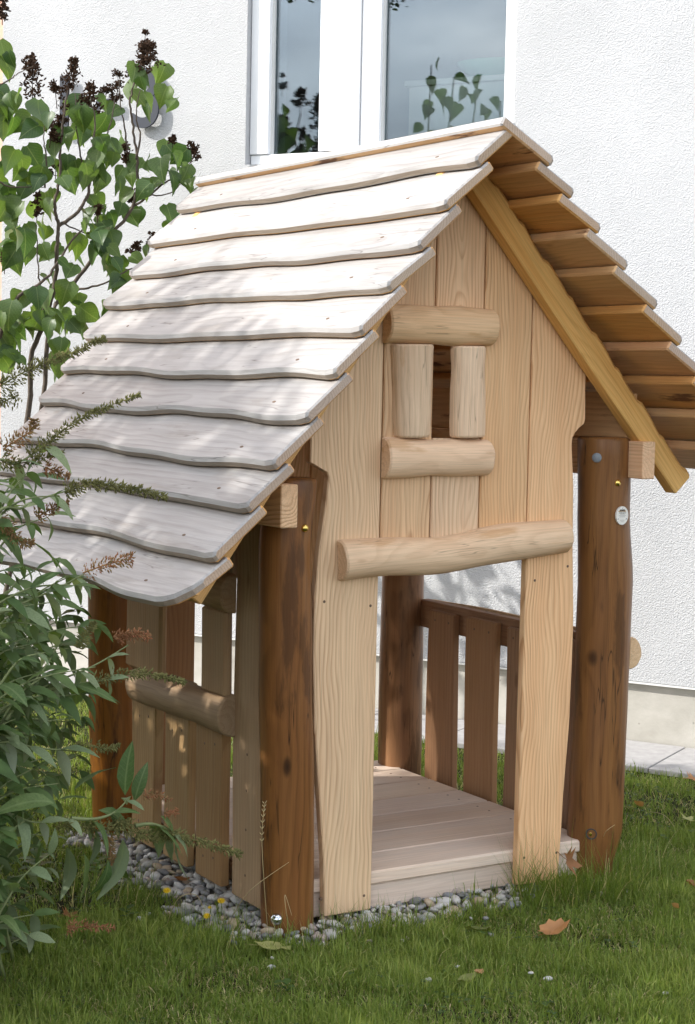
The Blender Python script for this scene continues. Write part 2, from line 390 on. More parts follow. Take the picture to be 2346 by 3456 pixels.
def boxm(name, x0, x1, y0, y1, z0, z1, mat, bev=0.):
    if bev <= 0:
        V = [(x0, y0, z0), (x1, y0, z0), (x1, y1, z0), (x0, y1, z0), (x0, y0, z1), (x1, y0, z1), (x1, y1, z1), (x0, y1, z1)]
        F = [(0, 3, 2, 1), (4, 5, 6, 7), (0, 1, 5, 4), (1, 2, 6, 5), (2, 3, 7, 6), (3, 0, 4, 7)]
        return mesh(name, V, F, (mat,))
    bm = bmesh.new(); bmesh.ops.create_cube(bm, size=1)
    for v in bm.verts: v.co = Vector(((x0+x1)/2+v.co.x*(x1-x0), (y0+y1)/2+v.co.y*(y1-y0), (z0+z1)/2+v.co.z*(z1-z0)))
    bmesh.ops.bevel(bm, geom=bm.edges[:], offset=bev, segments=2, affect='EDGES', profile=.6)
    me = bpy.data.meshes.new(name); bm.to_mesh(me); bm.free(); me.materials.append(mat); return me
def part(name, parent, *a, **k):
    return link(name, boxm(name, *a, **k), parent)
# plastered wall with the window opening (one piece, real thickness)
SL, SR, SB, ST = -2.095, -.643, 2.655, 5.0
XS = [-3.652, SL, SR, 9.0]; ZS = [.275, SB, ST, 7.0]
bm = bmesh.new(); TH = .38
def wq(a, b, z0, z1, y, flip=False):
    vs_ = [bm.verts.new(p) for p in ((a, y, z0), (b, y, z0), (b, y, z1), (a, y, z1))]
    bm.faces.new(vs_ if not flip else vs_[::-1])
for i in range(3):
    for j in range(3):
        if i == 1 and j == 1: continue
        wq(XS[i], XS[i+1], ZS[j], ZS[j+1], 0.); wq(XS[i], XS[i+1], ZS[j], ZS[j+1], TH, True)
def rq(p): bm.faces.new([bm.verts.new(q) for q in p])
rq(((SL, 0, SB), (SL, 0, ST), (SL, TH, ST), (SL, TH, SB))); rq(((SR, TH, SB), (SR, TH, ST), (SR, 0, ST), (SR, 0, SB)))
rq(((SL, TH, SB), (SR, TH, SB), (SR, 0, SB), (SL, 0, SB))); rq(((SL, 0, ST), (SR, 0, ST), (SR, TH, ST), (SL, TH, ST)))
rq(((XS[0], 0, .275), (XS[0], TH, .275), (XS[0], TH, 7), (XS[0], 0, 7))); rq(((9, TH, .275), (9, 0, .275), (9, 0, 7), (9, TH, 7)))
rq(((XS[0], 0, .275), (9, 0, .275), (9, TH, .275), (XS[0], TH, .275))); rq(((XS[0], 0, 7), (XS[0], TH, 7), (9, TH, 7), (9, 0, 7)))
bmesh.ops.remove_doubles(bm, verts=bm.verts[:], dist=1e-5); bmesh.ops.recalc_face_normals(bm, faces=bm.faces[:])
me = bpy.data.meshes.new('plaster_wall'); bm.to_mesh(me); bm.free(); me.materials.append(M_WALL); link('plaster_wall', me, bld)
part('side_wall', bld, -9.0, -3.655, .02, .40, .275, 7.0, M_SALMON)
part('plinth', bld, -9.0, 9.0, .025, .40, -.3, .262, M_CONC)
part('drip_strip', bld, -9.0, 9.0, -.006, .30, .2645, .2725, M_FLASH)
part('roof_slab', bld, -9.2, 9.2, -.25, 8.2, 7.003, 7.2, M_FLASH)
# window
win = link('window', boxm('window_frame_sill', SL+.004, SR-.004, .045, .13, SB+.003, 2.706, M_WHITE, .006), bld)
for nm, a, b, y0, y1 in (('window_jamb', SL+.003, -1.985, .035, .12), ('window_jamb', -.712, SR-.003, .035, .12),
                         ('sash_stile', -1.700, -1.604, .040, .12), ('mullion', -1.601, -1.470, .030, .13), ('sash_stile', -1.467, -1.363, .040, .12)):
    link(nm, boxm(nm, a, b, y0, y1, 2.708, ST-.003, M_WHITE, .005), win)
for a, b in ((-1.986, -1.699), (-1.364, -.711)):
    link('glass_pane', boxm('glass_pane', a, b, .078, .086, 2.707, ST-.004, M_GLASS), win)
    link('glazing_bead', boxm('glazing_bead', a+.0006, a+.012, .060, .0775, 2.708, ST-.003, M_FLASH), win)
# the room behind the window
part('room_back_wall', bld, -4.0, 2.0, 4.4, 4.5, 1.7, 5.4, M_ROOM)
part('room_ceiling', bld, -4.0, 2.0, .385, 4.4, 5.2, 5.3, M_ROOM)
part('room_floor', bld, -4.0, 2.0, .385, 4.4, 1.6, 1.7, M_ROOM)
part('room_side_wall', bld, -4.1, -4.0, .385, 4.4, 1.6, 5.3, M_ROOM); part('room_side_wall', bld, 2.0, 2.1, .385, 4.4, 1.6, 5.3, M_ROOM)
inside = lambda x, y, z: W0 + WT*x - WN*y + Vector((0, 0, z))
M_CREAM = plain('cream_lacquer', (.62, .58, .50), .5)
cab = tag(empty('cabinet', inside(-1.05, .62, 1.7), ROTW), 'cream cabinet standing inside behind the right window pane', 'cabinet')
part('cabinet_body', cab, -.36, .50, -.18, .18, 0, 1.36, M_CREAM); part('cabinet_top', cab, -.38, .52, -.20, .20, 1.363, 1.39, M_CREAM, bev=.004)
bv, bf = [], []
for i, (rr, z) in enumerate([(.05, 0), (.10, .015), (.17, .05), (.20, .085), (.19, .085), (.155, .05), (.05, .02)]):
    for k in range(20): bv.append((rr*math.cos(k*PI/10), rr*.8*math.sin(k*PI/10), z))
for i in range(6):
    for k in range(20): bf.append((i*20+k, i*20+(k+1) % 20, (i+1)*20+(k+1) % 20, (i+1)*20+k))
bf.append(tuple(range(19, -1, -1))); bf.append(tuple(range(120, 140)))
M_GREENGL = plain('green_bowl_glaze', (.25, .52, .38), .2)
tag(link('bowl', mesh('bowl', bv, bf, (M_GREENGL,), smooth=True, sharp=40), None, Matrix.Translation(inside(-1.02, .60, 3.0935)) @ ROTW.to_4x4()), 'pale green bowl on top of the cream cabinet behind the glass', 'bowl')

# --- pavement strip of slabs along the wall
M_PAVE = plain('concrete_slab', (.36, .35, .345), .85, var=.16, nscale=22., bumps=.35)
pav = tag(empty('pavement', W0, ROTW), 'concrete slab strip along the foot of the wall', kind='structure')
link('bedding', boxm('bedding', -9, 9, -.487, .02, GZ-.1, -.022, M_SOIL), pav)
me = boxm('paving_slab', -.247, .247, -.485, .018, -.04, 0., M_PAVE, .004)
for k in range(-14, 14): link('paving_slab', me, pav, Matrix.Translation((.268+.5*k+.25, 0, random.uniform(-.001, .001))))

# ================================================================== PLAY HOUSE
house = tag(empty('playhouse'), 'wooden playhouse with overlapping wavy roof boards and dark log posts', 'playhouse')
# ---- posts
P_FL = link('post', post('post', -.12, 1.312, .078, [(-.12, -.545, .030, 1.0), (.1, -.549, .03, 1.), (.4, -.556, .03, 1.), (.8, -.570, .03, 1.0), (1.1, -.578, .03, .98), (1.32, -.560, .03, .97)], 1), house)
P_FR = link('post', post('post', -.12, 1.432, .088, [(-.12, .615, .06, .80), (.03, .622, .06, .86), (.13, .632, .055, 1.03), (.25, .633, .055, 1.03), (.6, .640, .055, 1.0), (.95, .640, .055, 1.02), (1.2, .622, .055, .97), (1.44, .615, .055, .98)], 2), house)
P_BL = link('post', post('post', -.12, 1.33, .08, [(-.12, -.55, 1.26, 1.05), (.5, -.58, 1.26, 1.), (1.4, -.60, 1.26, .95)], 3), house)
P_BR = link('post', post('post', -.12, 1.44, .084, [(-.12, .645, 1.26, 1.05), (.5, .64, 1.26, 1.), (1.4, .635, 1.26, .95)], 4), house)
def surf(x, z, cx, cy, r): return cy - math.sqrt(max(1e-6, r*r-(x-cx)**2))
me_br = dome_mesh('bolt_cap', .012, .010, M_BRASS)
link('bolt_cap', me_br, P_FL, frame((-.555, -.042, 1.172), (1, 0, 0), (0, 1, 0), (0, 0, 1)))
link('bolt_cap', me_br, P_FR, frame((.612, -.026, 1.286), (1, 0, 0), (0, 1, 0), (0, 0, 1)))
link('bolt_cap', dome_mesh('bolt_cap', .018, .014, M_STEEL), P_FL, frame((-.612, -.022, .028), (.75, -.66, 0), (.66, .75, 0), (0, 0, 1)))
tag(link('bolt_cap', dome_mesh('bolt_cap', .016, .006, M_GREYCAP), P_FR, frame((.548, .004, 1.366), (.62, -.78, 0), (.78, .62, 0), (0, 0, 1))), 'flat grey plastic bolt cap')
rv, rf = [], []
for (q, y) in ((.0185, -.003), (.0185, .001), (.0145, .001), (.0145, -.012)):
    for k in range(18): rv.append((q*math.cos(k*PI/9), -y, q*math.sin(k*PI/9)))
for i in range(3):
    for k in range(18): rf.append((i*18+k, i*18+(k+1) % 18, (i+1)*18+(k+1) % 18, (i+1)*18+k))
link('bolt_hole_rim', mesh('bolt_hole_rim', rv, rf, (M_DARK,)), P_FR, frame((.566, -.008, .137), (.72, -.69, 0), (.69, .72, 0), (0, 0, 1)))
link('bolt_head', dome_mesh('bolt_head', .012, .004, M_BRASS), P_FR, frame((.568, -.004, .137), (.72, -.69, 0), (.69, .72, 0), (0, 0, 1)))
# maker's plate
lab_y = -.0365
lv = [(0.0260*math.cos(k*PI/16), 0, .0300*math.sin(k*PI/16)) for k in range(32)] + [(0.0260*math.cos(k*PI/16), .006, .0300*math.sin(k*PI/16)) for k in range(32)]
lf = [tuple(range(32))] + [(k, (k+32), (k+1) % 32+32, (k+1) % 32) for k in range(32)]
plate = link('maker_plate', mesh('maker_plate', lv, lf, (M_LABEL,)), P_FR, frame((.628, lab_y, 1.181), (1, 0.05, 0), (-0.05, 1, 0), (0, 0, 1)))
def text_mesh(name, body, size, mat, ext=.0004):
    cu = bpy.data.curves.new(name, 'FONT'); cu.body = body; cu.size = size; cu.align_x = 'CENTER'; cu.align_y = 'CENTER'; cu.extrude = ext
    ob = bpy.data.objects.new(name, cu); COL.objects.link(ob)
    me = bpy.data.meshes.new_from_object(ob.evaluated_get(bpy.context.evaluated_depsgraph_get())); bpy.data.objects.remove(ob)
    me.materials.clear(); me.materials.append(mat); return me
TXT = frame((0, 0, 0), (1, 0, 0), (0, 0, 1), (0, -1, 0))
M_AMBER = plain('label_amber', (.48, .24, .03), .5); M_FAINT = plain('label_grey', (.30, .29, .27), .6)
link('band', boxm('band', -.0165, .0150, -.0006, .0004, .0128, .0160, M_AMBER), plate)
link('lettering', text_mesh('lettering', 'SEIBEL', .0088, M_INK), plate, Matrix.Translation((-.0005, -.0014, .0165)) @ TXT)
link('lettering', text_mesh('lettering', 'Spielplatzgeräte', .0046, M_FAINT), plate, Matrix.Translation((0, -.0010, .0090)) @ TXT)
for w_, dz in ((.010, .0042), (.014, .0002), (.011, -.0040), (.010, -.0150), (.007, -.0200)):     # lines too small to read
    link('print_line', boxm('print_line', -w_, w_, -.0004, .0004, dz-.0006, dz+.0006, M_FAINT), plate)
me = dome_mesh('plate_nail', .0026, .0012, M_STEEL, 10, 3)
for dx, dz in ((-.0180, -.0105), (.0170, -.0105), (.0, .0235)): link('plate_nail', me, plate, Matrix.Translation((dx, 0, dz)))
# ---- purlins
def purlin(x0, x1, z0, z1, y0, y1, front):
    me = board('purlin', y1-y0, 0, x1-x0, z1-z0, c=.003, n=6, mats=(M_FRONT,))
    # local Z -> +Y, local Y -> -Z (front face on top), local X -> Y x Z = (-Z)x(Y) = +X
    return link('purlin', me, house, frame((x0, y0, z1), (1, 0, 0), (0, 0, -1), (0, 1, 0)))
purlin(-.661, -.606, 1.178, 1.301, -.09, 1.42, 0)
purlin(.660, .712, 1.301, 1.421, -.09, 1.42, 0)

# ---- rafters (front pair touches the gable boards, back pair mirrors it)
def rafter(tip, slope, length, side, y, depth, seed):
    """tip: lower corner (x,z) of the front face; runs up towards the ridge"""
    c_, s_ = math.cos(slope), math.sin(slope)
    rg = random.Random(seed); ph = rg.random()*6
    def outer(z):
        u = (z-.03) % .147/.147
        return depth + .010*(u if side > 0 else 1-u) + .003*math.sin(z*23+ph)
    if side > 0:   # right: local X points outwards
        me = board('rafter', length, lambda z: .002*math.sin(z*5+ph), outer, .053, c=.004, n=60, mats=(M_RAFTER,), cr=.016)
        X, Z = (s_, 0, c_), (-c_, 0, s_)
    else:
        me = board('rafter', length, lambda z: -outer(z), lambda z: .002*math.sin(z*5+ph), .053, c=.004, n=60, mats=(M_RAFTER,), cl=.016)
        X, Z = (s_, 0, -c_), (c_, 0, s_)
    return link('rafter', me, house, frame((tip[0], y, tip[1]), X, (0, 1, 0), Z))
SL_R, SL_L = math.radians(47.6), math.radians(54.6)
for yy in (-.060, 1.392):
    rafter((.832, 1.247), SL_R, 1.26, 1, yy, .084, 3+int(yy*10))
    rafter((-.922, .977), SL_L, 1.46, -1, -.125 if yy < 0 else 1.455, .082, 5+int(yy*10))

# ---- roof boards
YF, YB = -.30, 1.66
# outer lower edge points (x, z) read from the front ends
LP = [(-.185, 2.221), (-.288, 2.093), (-.370, 1.975), (-.468, 1.859), (-.557, 1.734), (-.637, 1.616), (-.721, 1.497), (-.815, 1.371), (-.896, 1.259), (-.992, 1.130), (-1.100, 1.012)]
RP = [(.114, 2.247), (.197, 2.162), (.302, 2.066), (.410, 1.963), (.530, 1.851), (.634, 1.744), (.742, 1.640), (.848, 1.536), (.955, 1.432), (1.035, 1.352)]
RIDGE = (-.048, 2.352)
def roof_board(i, side):
    pts = LP if side < 0 else RP
    P = pts[i]; up = pts[i-1] if i else RIDGE
    th = .031; sp = math.hypot(up[0]-P[0], up[1]-P[1])
    rg = random.Random(100*i+side); ph, ph2 = rg.random()*6, rg.random()*6
    sl = math.atan2(up[1]-P[1], abs(up[0]-P[0]))
    width = sp+.045 if i else sp+(-.002 if side < 0 else .027)
    tilt = math.asin(min(.9, (th+.004)/sp))*1.0 if i else 0.0
    if i == 0: tilt = math.radians(4)
    a = sl - tilt                     # the board lies flatter than the roof
    amp = rg.uniform(.006, .012); k1 = rg.uniform(3.2, 5.6)
    low = lambda z: amp*math.sin(k1*z+ph)+.4*amp*math.sin(2.7*k1*z+ph2)
    length = YB-YF+rg.uniform(-.02, .02)
    base = low(0.)
    def edge(z):
        e = low(z)-base*(1-min(1, z/.3))
        if i == len(pts)-1:           # rounded front corner of the eaves board
            if z < .12: e += .10*(1-math.sqrt(max(0., 1-(1-z/.12)**2)))
        else:
            if z < .03: e += .012*(1-z/.03)**2
            if z > length-.03: e += .012*((z-length+.03)/.03)**2
        return e
    ca, sa = math.cos(a), math.sin(a)
    if side < 0:
        nrm = (-sa, 0, ca); X = (ca, 0, sa)       # up the slope
        me = board('roof_board', length, edge, width, th, c=.005, cl=.010, n=56, mats=(M_ROOF, M_UNDER, M_ROOFEND, M_ROOFEDGE), under=1 if i else 2)
    else:
        nrm = (sa, 0, ca); X = (ca, 0, -sa)       # down the slope
        me = board('roof_board', length, -width, lambda z: -edge(z), th, c=.005, cr=.010, n=56, mats=(M_ROOF, M_UNDER, M_ROOFEND, M_ROOFEDGE), under=-1 if i else -2)
    o = link('roof_board', me, house, frame((P[0], YF+(.004*rg.uniform(-1, 1) if i else (-.005 if side > 0 else 0)), P[1]), X, (-nrm[0], 0, -nrm[2]), (0, 1, 0)))
    for z in (.24, 1.62):
        s_ = screw(o, .055 if side < 0 else -.055, z+rg.uniform(-.02, .02)); s_.scale = (1.0, 1, 2.2)
    return o
for i in range(len(LP)): roof_board(i, -1)
for i in range(len(RP)): roof_board(i, 1)

# ---- gable boards (front), then the same again at the back
def interp(tab):
    def f(z):
        if z <= tab[0][0]: return tab[0][1]
        for (a, b), (c_, d) in zip(tab, tab[1:]):
            if z <= c_:
                u = (z-a)/(c_-a); return b+(d-b)*u
        return tab[-1][1]
    return f
lowL = lambda x, s=SL_L: .968+(x+.892)*math.tan(s)       # lower edge of the left rafter
lowR = lambda x, s=SL_R: 1.247+(.832-x)*math.tan(s)
def top_at(x): return min(lowL(x), lowR(x))+.045
def gable_board(xl, xr, z0, zt_l, zt_r, mat=M_FRONT, th=.030, n=40, c=.0035):
    """board whose top is cut to the roof slope: build tall, then clip with a plane per side"""
    xl_f = xl if callable(xl) else (lambda z: xl); xr_f = xr if callable(xr) else (lambda z: xr)
    z1 = max(zt_l, zt_r)+.02
    me = board('gable_board', z1-z0, xl_f, xr_f, th, c=c, n=n, z0=z0, mats=(mat,))
    bm = bmesh.new(); bm.from_mesh(me)
    for (px, pz, nx, nz) in ((-.892, .968, -math.sin(SL_L), math.cos(SL_L)), (.832, 1.247, math.sin(SL_R), math.cos(SL_R))):
        r_ = bmesh.ops.bisect_plane(bm, geom=bm.verts[:]+bm.edges[:]+bm.faces[:], plane_co=(px+nx*.04, 0, pz+nz*.04), plane_no=(nx, 0, nz), clear_outer=True)
        ed = [e for e in r_['geom_cut'] if isinstance(e, bmesh.types.BMEdge)]
        if ed: bmesh.ops.holes_fill(bm, edges=[e for e in bm.edges if e.is_boundary], sides=0)
    bm.to_mesh(me); bm.free(); me.update(); return me
JL = interp([(.0, -.436), (.18, -.444), (.45, -.470), (.58, -.483), (.78, -.492), (.97, -.492), (1.10, -.480), (1.24, -.461), (1.315, -.453), (1.330, -.460), (1.341, -.477), (1.347, -.50), (1.352, -.516), (3, -.516)])
JR = interp([(.0, .440), (.15, .449), (.28, .453), (.5, .468), (.71, .472), (.86, .472), (1.07, .461), (1.28, .455), (1.41, .443), (1.435, .447), (1.455, .462), (1.470, .482), (1.478, .495), (1.6, .491), (3, .485)])
def flat_board(xl, xr, z0, z1, th=.03): return board('gable_board', z1-z0, xl, xr, th, c=.0035, n=8, z0=z0, mats=(M_FRONT,))
def build_gable(M, back=False):
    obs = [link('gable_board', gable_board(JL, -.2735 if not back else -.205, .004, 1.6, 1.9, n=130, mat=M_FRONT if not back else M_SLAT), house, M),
           link('gable_board', gable_board(.2755, JR, .002, 1.9, 1.6, n=130), house, M),
           link('gable_board', gable_board(-.2685, -.0945, 1.045, 2.0, 2.2), house, M),
           link('gable_board', gable_board(.0905, .2705, 1.075, 2.2, 2.0), house, M),
           link('gable_board', flat_board(-.0895, .0855, 1.06, 1.428), house, M),
           link('gable_board', gable_board(-.0895, .0855, 1.716, 2.3, 2.3), house, M)]
    return obs
fb = build_gable(Matrix.Identity(4))
for o_, pts in ((fb[0], [(-.30, .05), (-.45, .06), (-.30, .93), (-.46, .95)]), (fb[1], [(.30, .09), (.43, .09), (.31, .98), (.44, 1.02)])):
    for x, z in pts: screw(o_, x, z)
build_gable(Matrix.Translation((0, 1.36, 0)), True)
for yy in (0.,):     # boards closing the gap above the purlins
    link('eaves_board', board('eaves_board', 1.40, -.15, 0, .022, c=.003, n=6, mats=(M_UNDER,)), house, frame((.668, -.02, 1.424), (0, 0, -1), (1, 0, 0), (0, -1, 0)) @ Matrix.Translation((0, 0, -1.40)))
# lintel log: local Z -> +X, local -Y -> -Y, local X -> Y x Z = Y x X = -Z
def hlog(x0, z0, x1, z1, r, depth, y, seed, bendx=None, taper=0., var=.04, name='half_log'):
    d = Vector((x1-x0, 0, z1-z0)); ln = d.length; d.normalize()
    X = Vector((0, 1, 0)).cross(d)
    return link(name, half_log(name, ln, r, depth, seed=seed, taper=taper, var=var, bendx=bendx), house, frame((x0, y, z0), X, (0, 1, 0), d))
hlog(-.418, 1.070, .418, 1.118, .058, .058, -.001, 11, bendx=lambda u: .018*math.exp(-((u-.42)/.18)**2), var=.045, taper=-.10, name='lintel_log')
hlog(-.280, 1.767, .112, 1.767, .0585, .052, -.001, 12, taper=-.06, name='window_log')
hlog(-.274, 1.370, .108, 1.369, .0575, .052, -.001, 13, taper=-.14, name='window_log')
def vlog(x0, z0, x1, z1, r, depth, y, seed, name, taper=0., var=.03):
    d = Vector((x1-x0, 0, z1-z0)); ln = d.length; d.normalize()
    X = Vector((0, 1, 0)).cross(d)
    return link(name, half_log(name, ln, r, depth, seed=seed, taper=taper, var=var), house, frame((x0, y, z0), X, (0, 1, 0), d))
vlog(-.172, 1.432, -.178, 1.708, .066, .046, -.001, 14, 'window_log', taper=.20)
vlog(.030, 1.432, .024, 1.708, .060, .046, -.001, 15, 'window_log', taper=-.03)

# ---- deck
DZ = .11
edges = [.030, .211, .419, .603, .787, .983, 1.17, 1.34]
for k, (a, b) in enumerate(zip(edges, edges[1:])):
    me = board('deck_board', 1.112, -(b-.003), -(a+.003) if k else -a, .040, c=.004, n=10, z0=-.545, mats=(M_DECK,), cr=.006)
    # local Z -> +X, local Y -> -Z, local X -> -Y
    o = link('deck_board', me, house, frame((0.03, 0, DZ), (0, -1, 0), (0, 0, -1), (1, 0, 0)))
    for zz in (-.42, .48): screw(o, -(a+b)/2+.03, zz); screw(o, -(a+b)/2-.04, zz)
me = board('deck_fascia', 1.035, -.0355, .0395, .030, c=.003, n=8, z0=-.49, mats=(M_DECK,))
link('deck_fascia', me, house, frame((0.03, .042, .031), (0, 0, -1), (0, 1, 0), (1, 0, 0)))
me = board('deck_joist', 1.24, -.03, .03, .05, c=.003, n=4, mats=(M_SIDE,))
for xx in (-.50, .0, .52): link('deck_joist', me, house, frame((xx, .08, .068), (1, 0, 0), (0, 0, -1), (0, 1, 0)))
# ---- left wall
LX = -.60
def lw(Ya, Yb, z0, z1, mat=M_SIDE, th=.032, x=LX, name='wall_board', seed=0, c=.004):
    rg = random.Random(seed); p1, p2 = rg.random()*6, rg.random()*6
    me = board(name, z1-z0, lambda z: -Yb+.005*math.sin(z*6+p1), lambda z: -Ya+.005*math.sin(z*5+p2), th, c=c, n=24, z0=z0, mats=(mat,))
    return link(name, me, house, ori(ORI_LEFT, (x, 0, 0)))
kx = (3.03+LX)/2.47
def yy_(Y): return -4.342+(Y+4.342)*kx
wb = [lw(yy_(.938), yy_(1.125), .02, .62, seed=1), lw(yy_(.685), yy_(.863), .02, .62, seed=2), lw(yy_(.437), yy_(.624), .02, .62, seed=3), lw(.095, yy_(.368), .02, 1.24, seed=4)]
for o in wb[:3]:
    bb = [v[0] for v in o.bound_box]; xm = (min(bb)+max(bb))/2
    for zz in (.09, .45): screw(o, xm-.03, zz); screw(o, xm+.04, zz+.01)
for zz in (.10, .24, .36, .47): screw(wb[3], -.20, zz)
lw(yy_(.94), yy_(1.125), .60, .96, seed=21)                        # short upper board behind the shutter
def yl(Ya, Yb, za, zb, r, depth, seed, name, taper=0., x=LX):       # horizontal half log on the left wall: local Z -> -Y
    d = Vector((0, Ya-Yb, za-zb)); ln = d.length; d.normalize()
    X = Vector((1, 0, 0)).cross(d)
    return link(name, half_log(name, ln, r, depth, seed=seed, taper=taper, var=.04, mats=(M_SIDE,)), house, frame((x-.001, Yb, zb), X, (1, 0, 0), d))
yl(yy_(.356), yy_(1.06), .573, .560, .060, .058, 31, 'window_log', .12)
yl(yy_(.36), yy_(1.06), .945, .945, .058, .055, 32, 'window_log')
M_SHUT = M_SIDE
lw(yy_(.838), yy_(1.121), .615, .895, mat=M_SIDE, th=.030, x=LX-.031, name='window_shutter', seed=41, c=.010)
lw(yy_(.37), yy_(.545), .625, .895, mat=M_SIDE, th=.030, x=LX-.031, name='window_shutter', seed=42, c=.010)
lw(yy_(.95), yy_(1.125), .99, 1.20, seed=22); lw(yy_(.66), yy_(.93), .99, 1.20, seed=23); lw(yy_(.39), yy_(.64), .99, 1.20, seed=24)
# ---- right side: slats, top rail, outer half log
RX = .645
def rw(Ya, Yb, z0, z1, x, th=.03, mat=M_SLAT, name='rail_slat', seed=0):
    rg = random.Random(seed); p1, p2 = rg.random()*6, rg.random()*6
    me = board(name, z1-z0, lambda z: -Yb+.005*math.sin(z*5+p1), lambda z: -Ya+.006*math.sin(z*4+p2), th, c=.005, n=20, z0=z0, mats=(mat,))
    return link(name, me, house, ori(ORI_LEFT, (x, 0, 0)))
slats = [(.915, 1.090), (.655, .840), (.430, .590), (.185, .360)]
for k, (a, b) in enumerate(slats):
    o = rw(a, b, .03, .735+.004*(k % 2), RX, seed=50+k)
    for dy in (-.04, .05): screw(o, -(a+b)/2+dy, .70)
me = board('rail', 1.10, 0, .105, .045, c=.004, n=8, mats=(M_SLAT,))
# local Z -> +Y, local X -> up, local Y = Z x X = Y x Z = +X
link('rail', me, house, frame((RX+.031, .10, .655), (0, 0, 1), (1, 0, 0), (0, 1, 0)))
def yr(Ya, Yb, za, zb, r, depth, seed, name, x):
    d = Vector((0, Yb-Ya, zb-za)); ln = d.length; d.normalize()
    X = Vector((-1, 0, 0)).cross(d)
    return link(name, half_log(name, ln, r, depth, seed=seed, var=.04), house, frame((x, Ya, za), X, (-1, 0, 0), d))
yr(.02, 1.2, .718, .705, .055, .058, 61, 'rail_log', RX+.077+.002)

# ================================================================== HOUSE NUMBER on the wall
M_NUM = plain('grey_anodised', (.055, .060, .074), .6, 0., .2)
num = tag(empty('house_number', W0, ROTW), 'grey raised house number on the white wall behind the lilac', 'house number')
def numeral(body, size, s, z):
    cu = bpy.data.curves.new('numeral', 'FONT'); cu.body = body; cu.size = size; cu.align_x = 'CENTER'; cu.extrude = .006; cu.offset = size*.018
    ob = bpy.data.objects.new('numeral', cu); COL.objects.link(ob)
    me = bpy.data.meshes.new_from_object(ob.evaluated_get(bpy.context.evaluated_depsgraph_get())); bpy.data.objects.remove(ob)
    me.materials.clear(); me.materials.append(M_NUM)
    o = link('numeral', me, num, Matrix.Translation((s, -.040, z)) @ frame((0, 0, 0), (1, 0, 0), (0, 0, 1), (0, -1, 0)))
    pin = boxm('mounting_pin', s-.004, s+.004, -.036, .004, z+.03, z+.038, M_NUM)
    return o
numeral('1', .41, -3.20, 2.871); numeral('-', .41, -2.93, 2.905); numeral('3', .41, -2.674, 2.871)

# ================================================================== PLANT HELPERS
class Geo:
    """collects many small shapes into one mesh with a tone per face corner point"""
    def __init__(s): s.V = []; s.F = []; s.T = []; s.n = 0
    def add(s, V, F, tone):
        s.V.append(np.asarray(V, float)); s.F += [tuple(i+s.n for i in f) for f in F]; s.T += [tone]*len(V); s.n += len(V)
    def mesh(s, name, mat, smooth=True):
        V = np.concatenate(s.V) if s.V else np.zeros((0, 3))
        me = mesh(name, V, s.F, (mat,), smooth=smooth)
        at = me.attributes.new('tone', 'FLOAT', 'POINT'); at.data.foreach_set('value', np.array(s.T, 'f')); return me
def tube(pts, radii, seg=7):
    V = []; F = []
    pts = [Vector(p) for p in pts]; up = Vector((.3, .2, .93))
    for i, p in enumerate(pts):
        d = (pts[min(i+1, len(pts)-1)]-pts[max(i-1, 0)]).normalized()
        a = d.cross(up if abs(d.dot(up)) < .95 else Vector((1, 0, 0))).normalized(); b = d.cross(a)
        for k in range(seg):
            w_ = 2*PI*k/seg; V.append(p+(a*math.cos(w_)+b*math.sin(w_))*radii[i])
    for i in range(len(pts)-1):
        for k in range(seg):
            k2 = (k+1) % seg; F.append((i*seg+k, i*seg+k2, (i+1)*seg+k2, (i+1)*seg+k))
    F.append(tuple(range((len(pts)-1)*seg, len(pts)*seg)))
    return V, F
def smooth_path(pts, n=5):
    pts = [Vector(p) for p in pts]; out = []
    for i in range(len(pts)-1):
        p0 = pts[max(i-1, 0)]; p1 = pts[i]; p2 = pts[i+1]; p3 = pts[min(i+2, len(pts)-1)]
        for k in range(n):
            u = k/n
            out.append(.5*((2*p1)+(p2-p0)*u+(2*p0-5*p1+4*p2-p3)*u*u+(3*p1-p0-3*p2+p3)*u**3))
    out.append(pts[-1]); return out
def leaf_shape(prof, droop=.25, fold=.22, twist=0., n=7, seed=0):
    """leaf along +X from the origin, width along Y, face +Z; prof(u) is the half width"""
    rg = random.Random(seed); V = []; F = []
    ph = rg.random()*6
    us = [i/n for i in range(n+1)] if callable(prof) else [q[0] for q in prof]
    if not callable(prof): n = len(us)-1; tab = dict(prof); prof = lambda u: tab[u]
    for i in range(n+1):
        u = us[i]; w_ = prof(u); z = -droop*u*u; tw = twist*u
        x = u*(1-.18*droop*u)
        for sgn in (-1, -.5, 0, .5, 1):
            y = w_*sgn; zz = z+fold*abs(y)*(1-.25*abs(sgn))+.012*math.sin(u*14+ph+sgn*2)*abs(sgn)
            V.append((x-(.07*abs(sgn)**2 if i == 0 else 0), y*math.cos(tw)-0*zz, zz+y*math.sin(tw)))
    for i in range(n):
        for k in range(4): F.append((i*5+k, (i+1)*5+k, (i+1)*5+k+1, i*5+k+1))
    return V, F
heart = [(0., .13), (.035, .28), (.10, .385), (.21, .455), (.35, .455), (.50, .385), (.66, .275), (.82, .135), (.92, .055), (1., .003)]
lance = lambda u: (.165*math.sin(PI*u**.75)**.9)+.004
def leaf_matrix(p, d, nrm, size):
    d = Vector(d).normalized(); nrm = Vector(nrm); Y = nrm.cross(d)
    if Y.length < 1e-3: Y = Vector((0, 1, 0)).cross(d)
    Y.normalize(); Z = d.cross(Y)
    return frame(p, d*size, Y*size, Z*size)
rnd = random.Random(21)
def rv(s=1.): return Vector((rnd.uniform(-1, 1), rnd.uniform(-1, 1), rnd.uniform(-1, 1)))*s

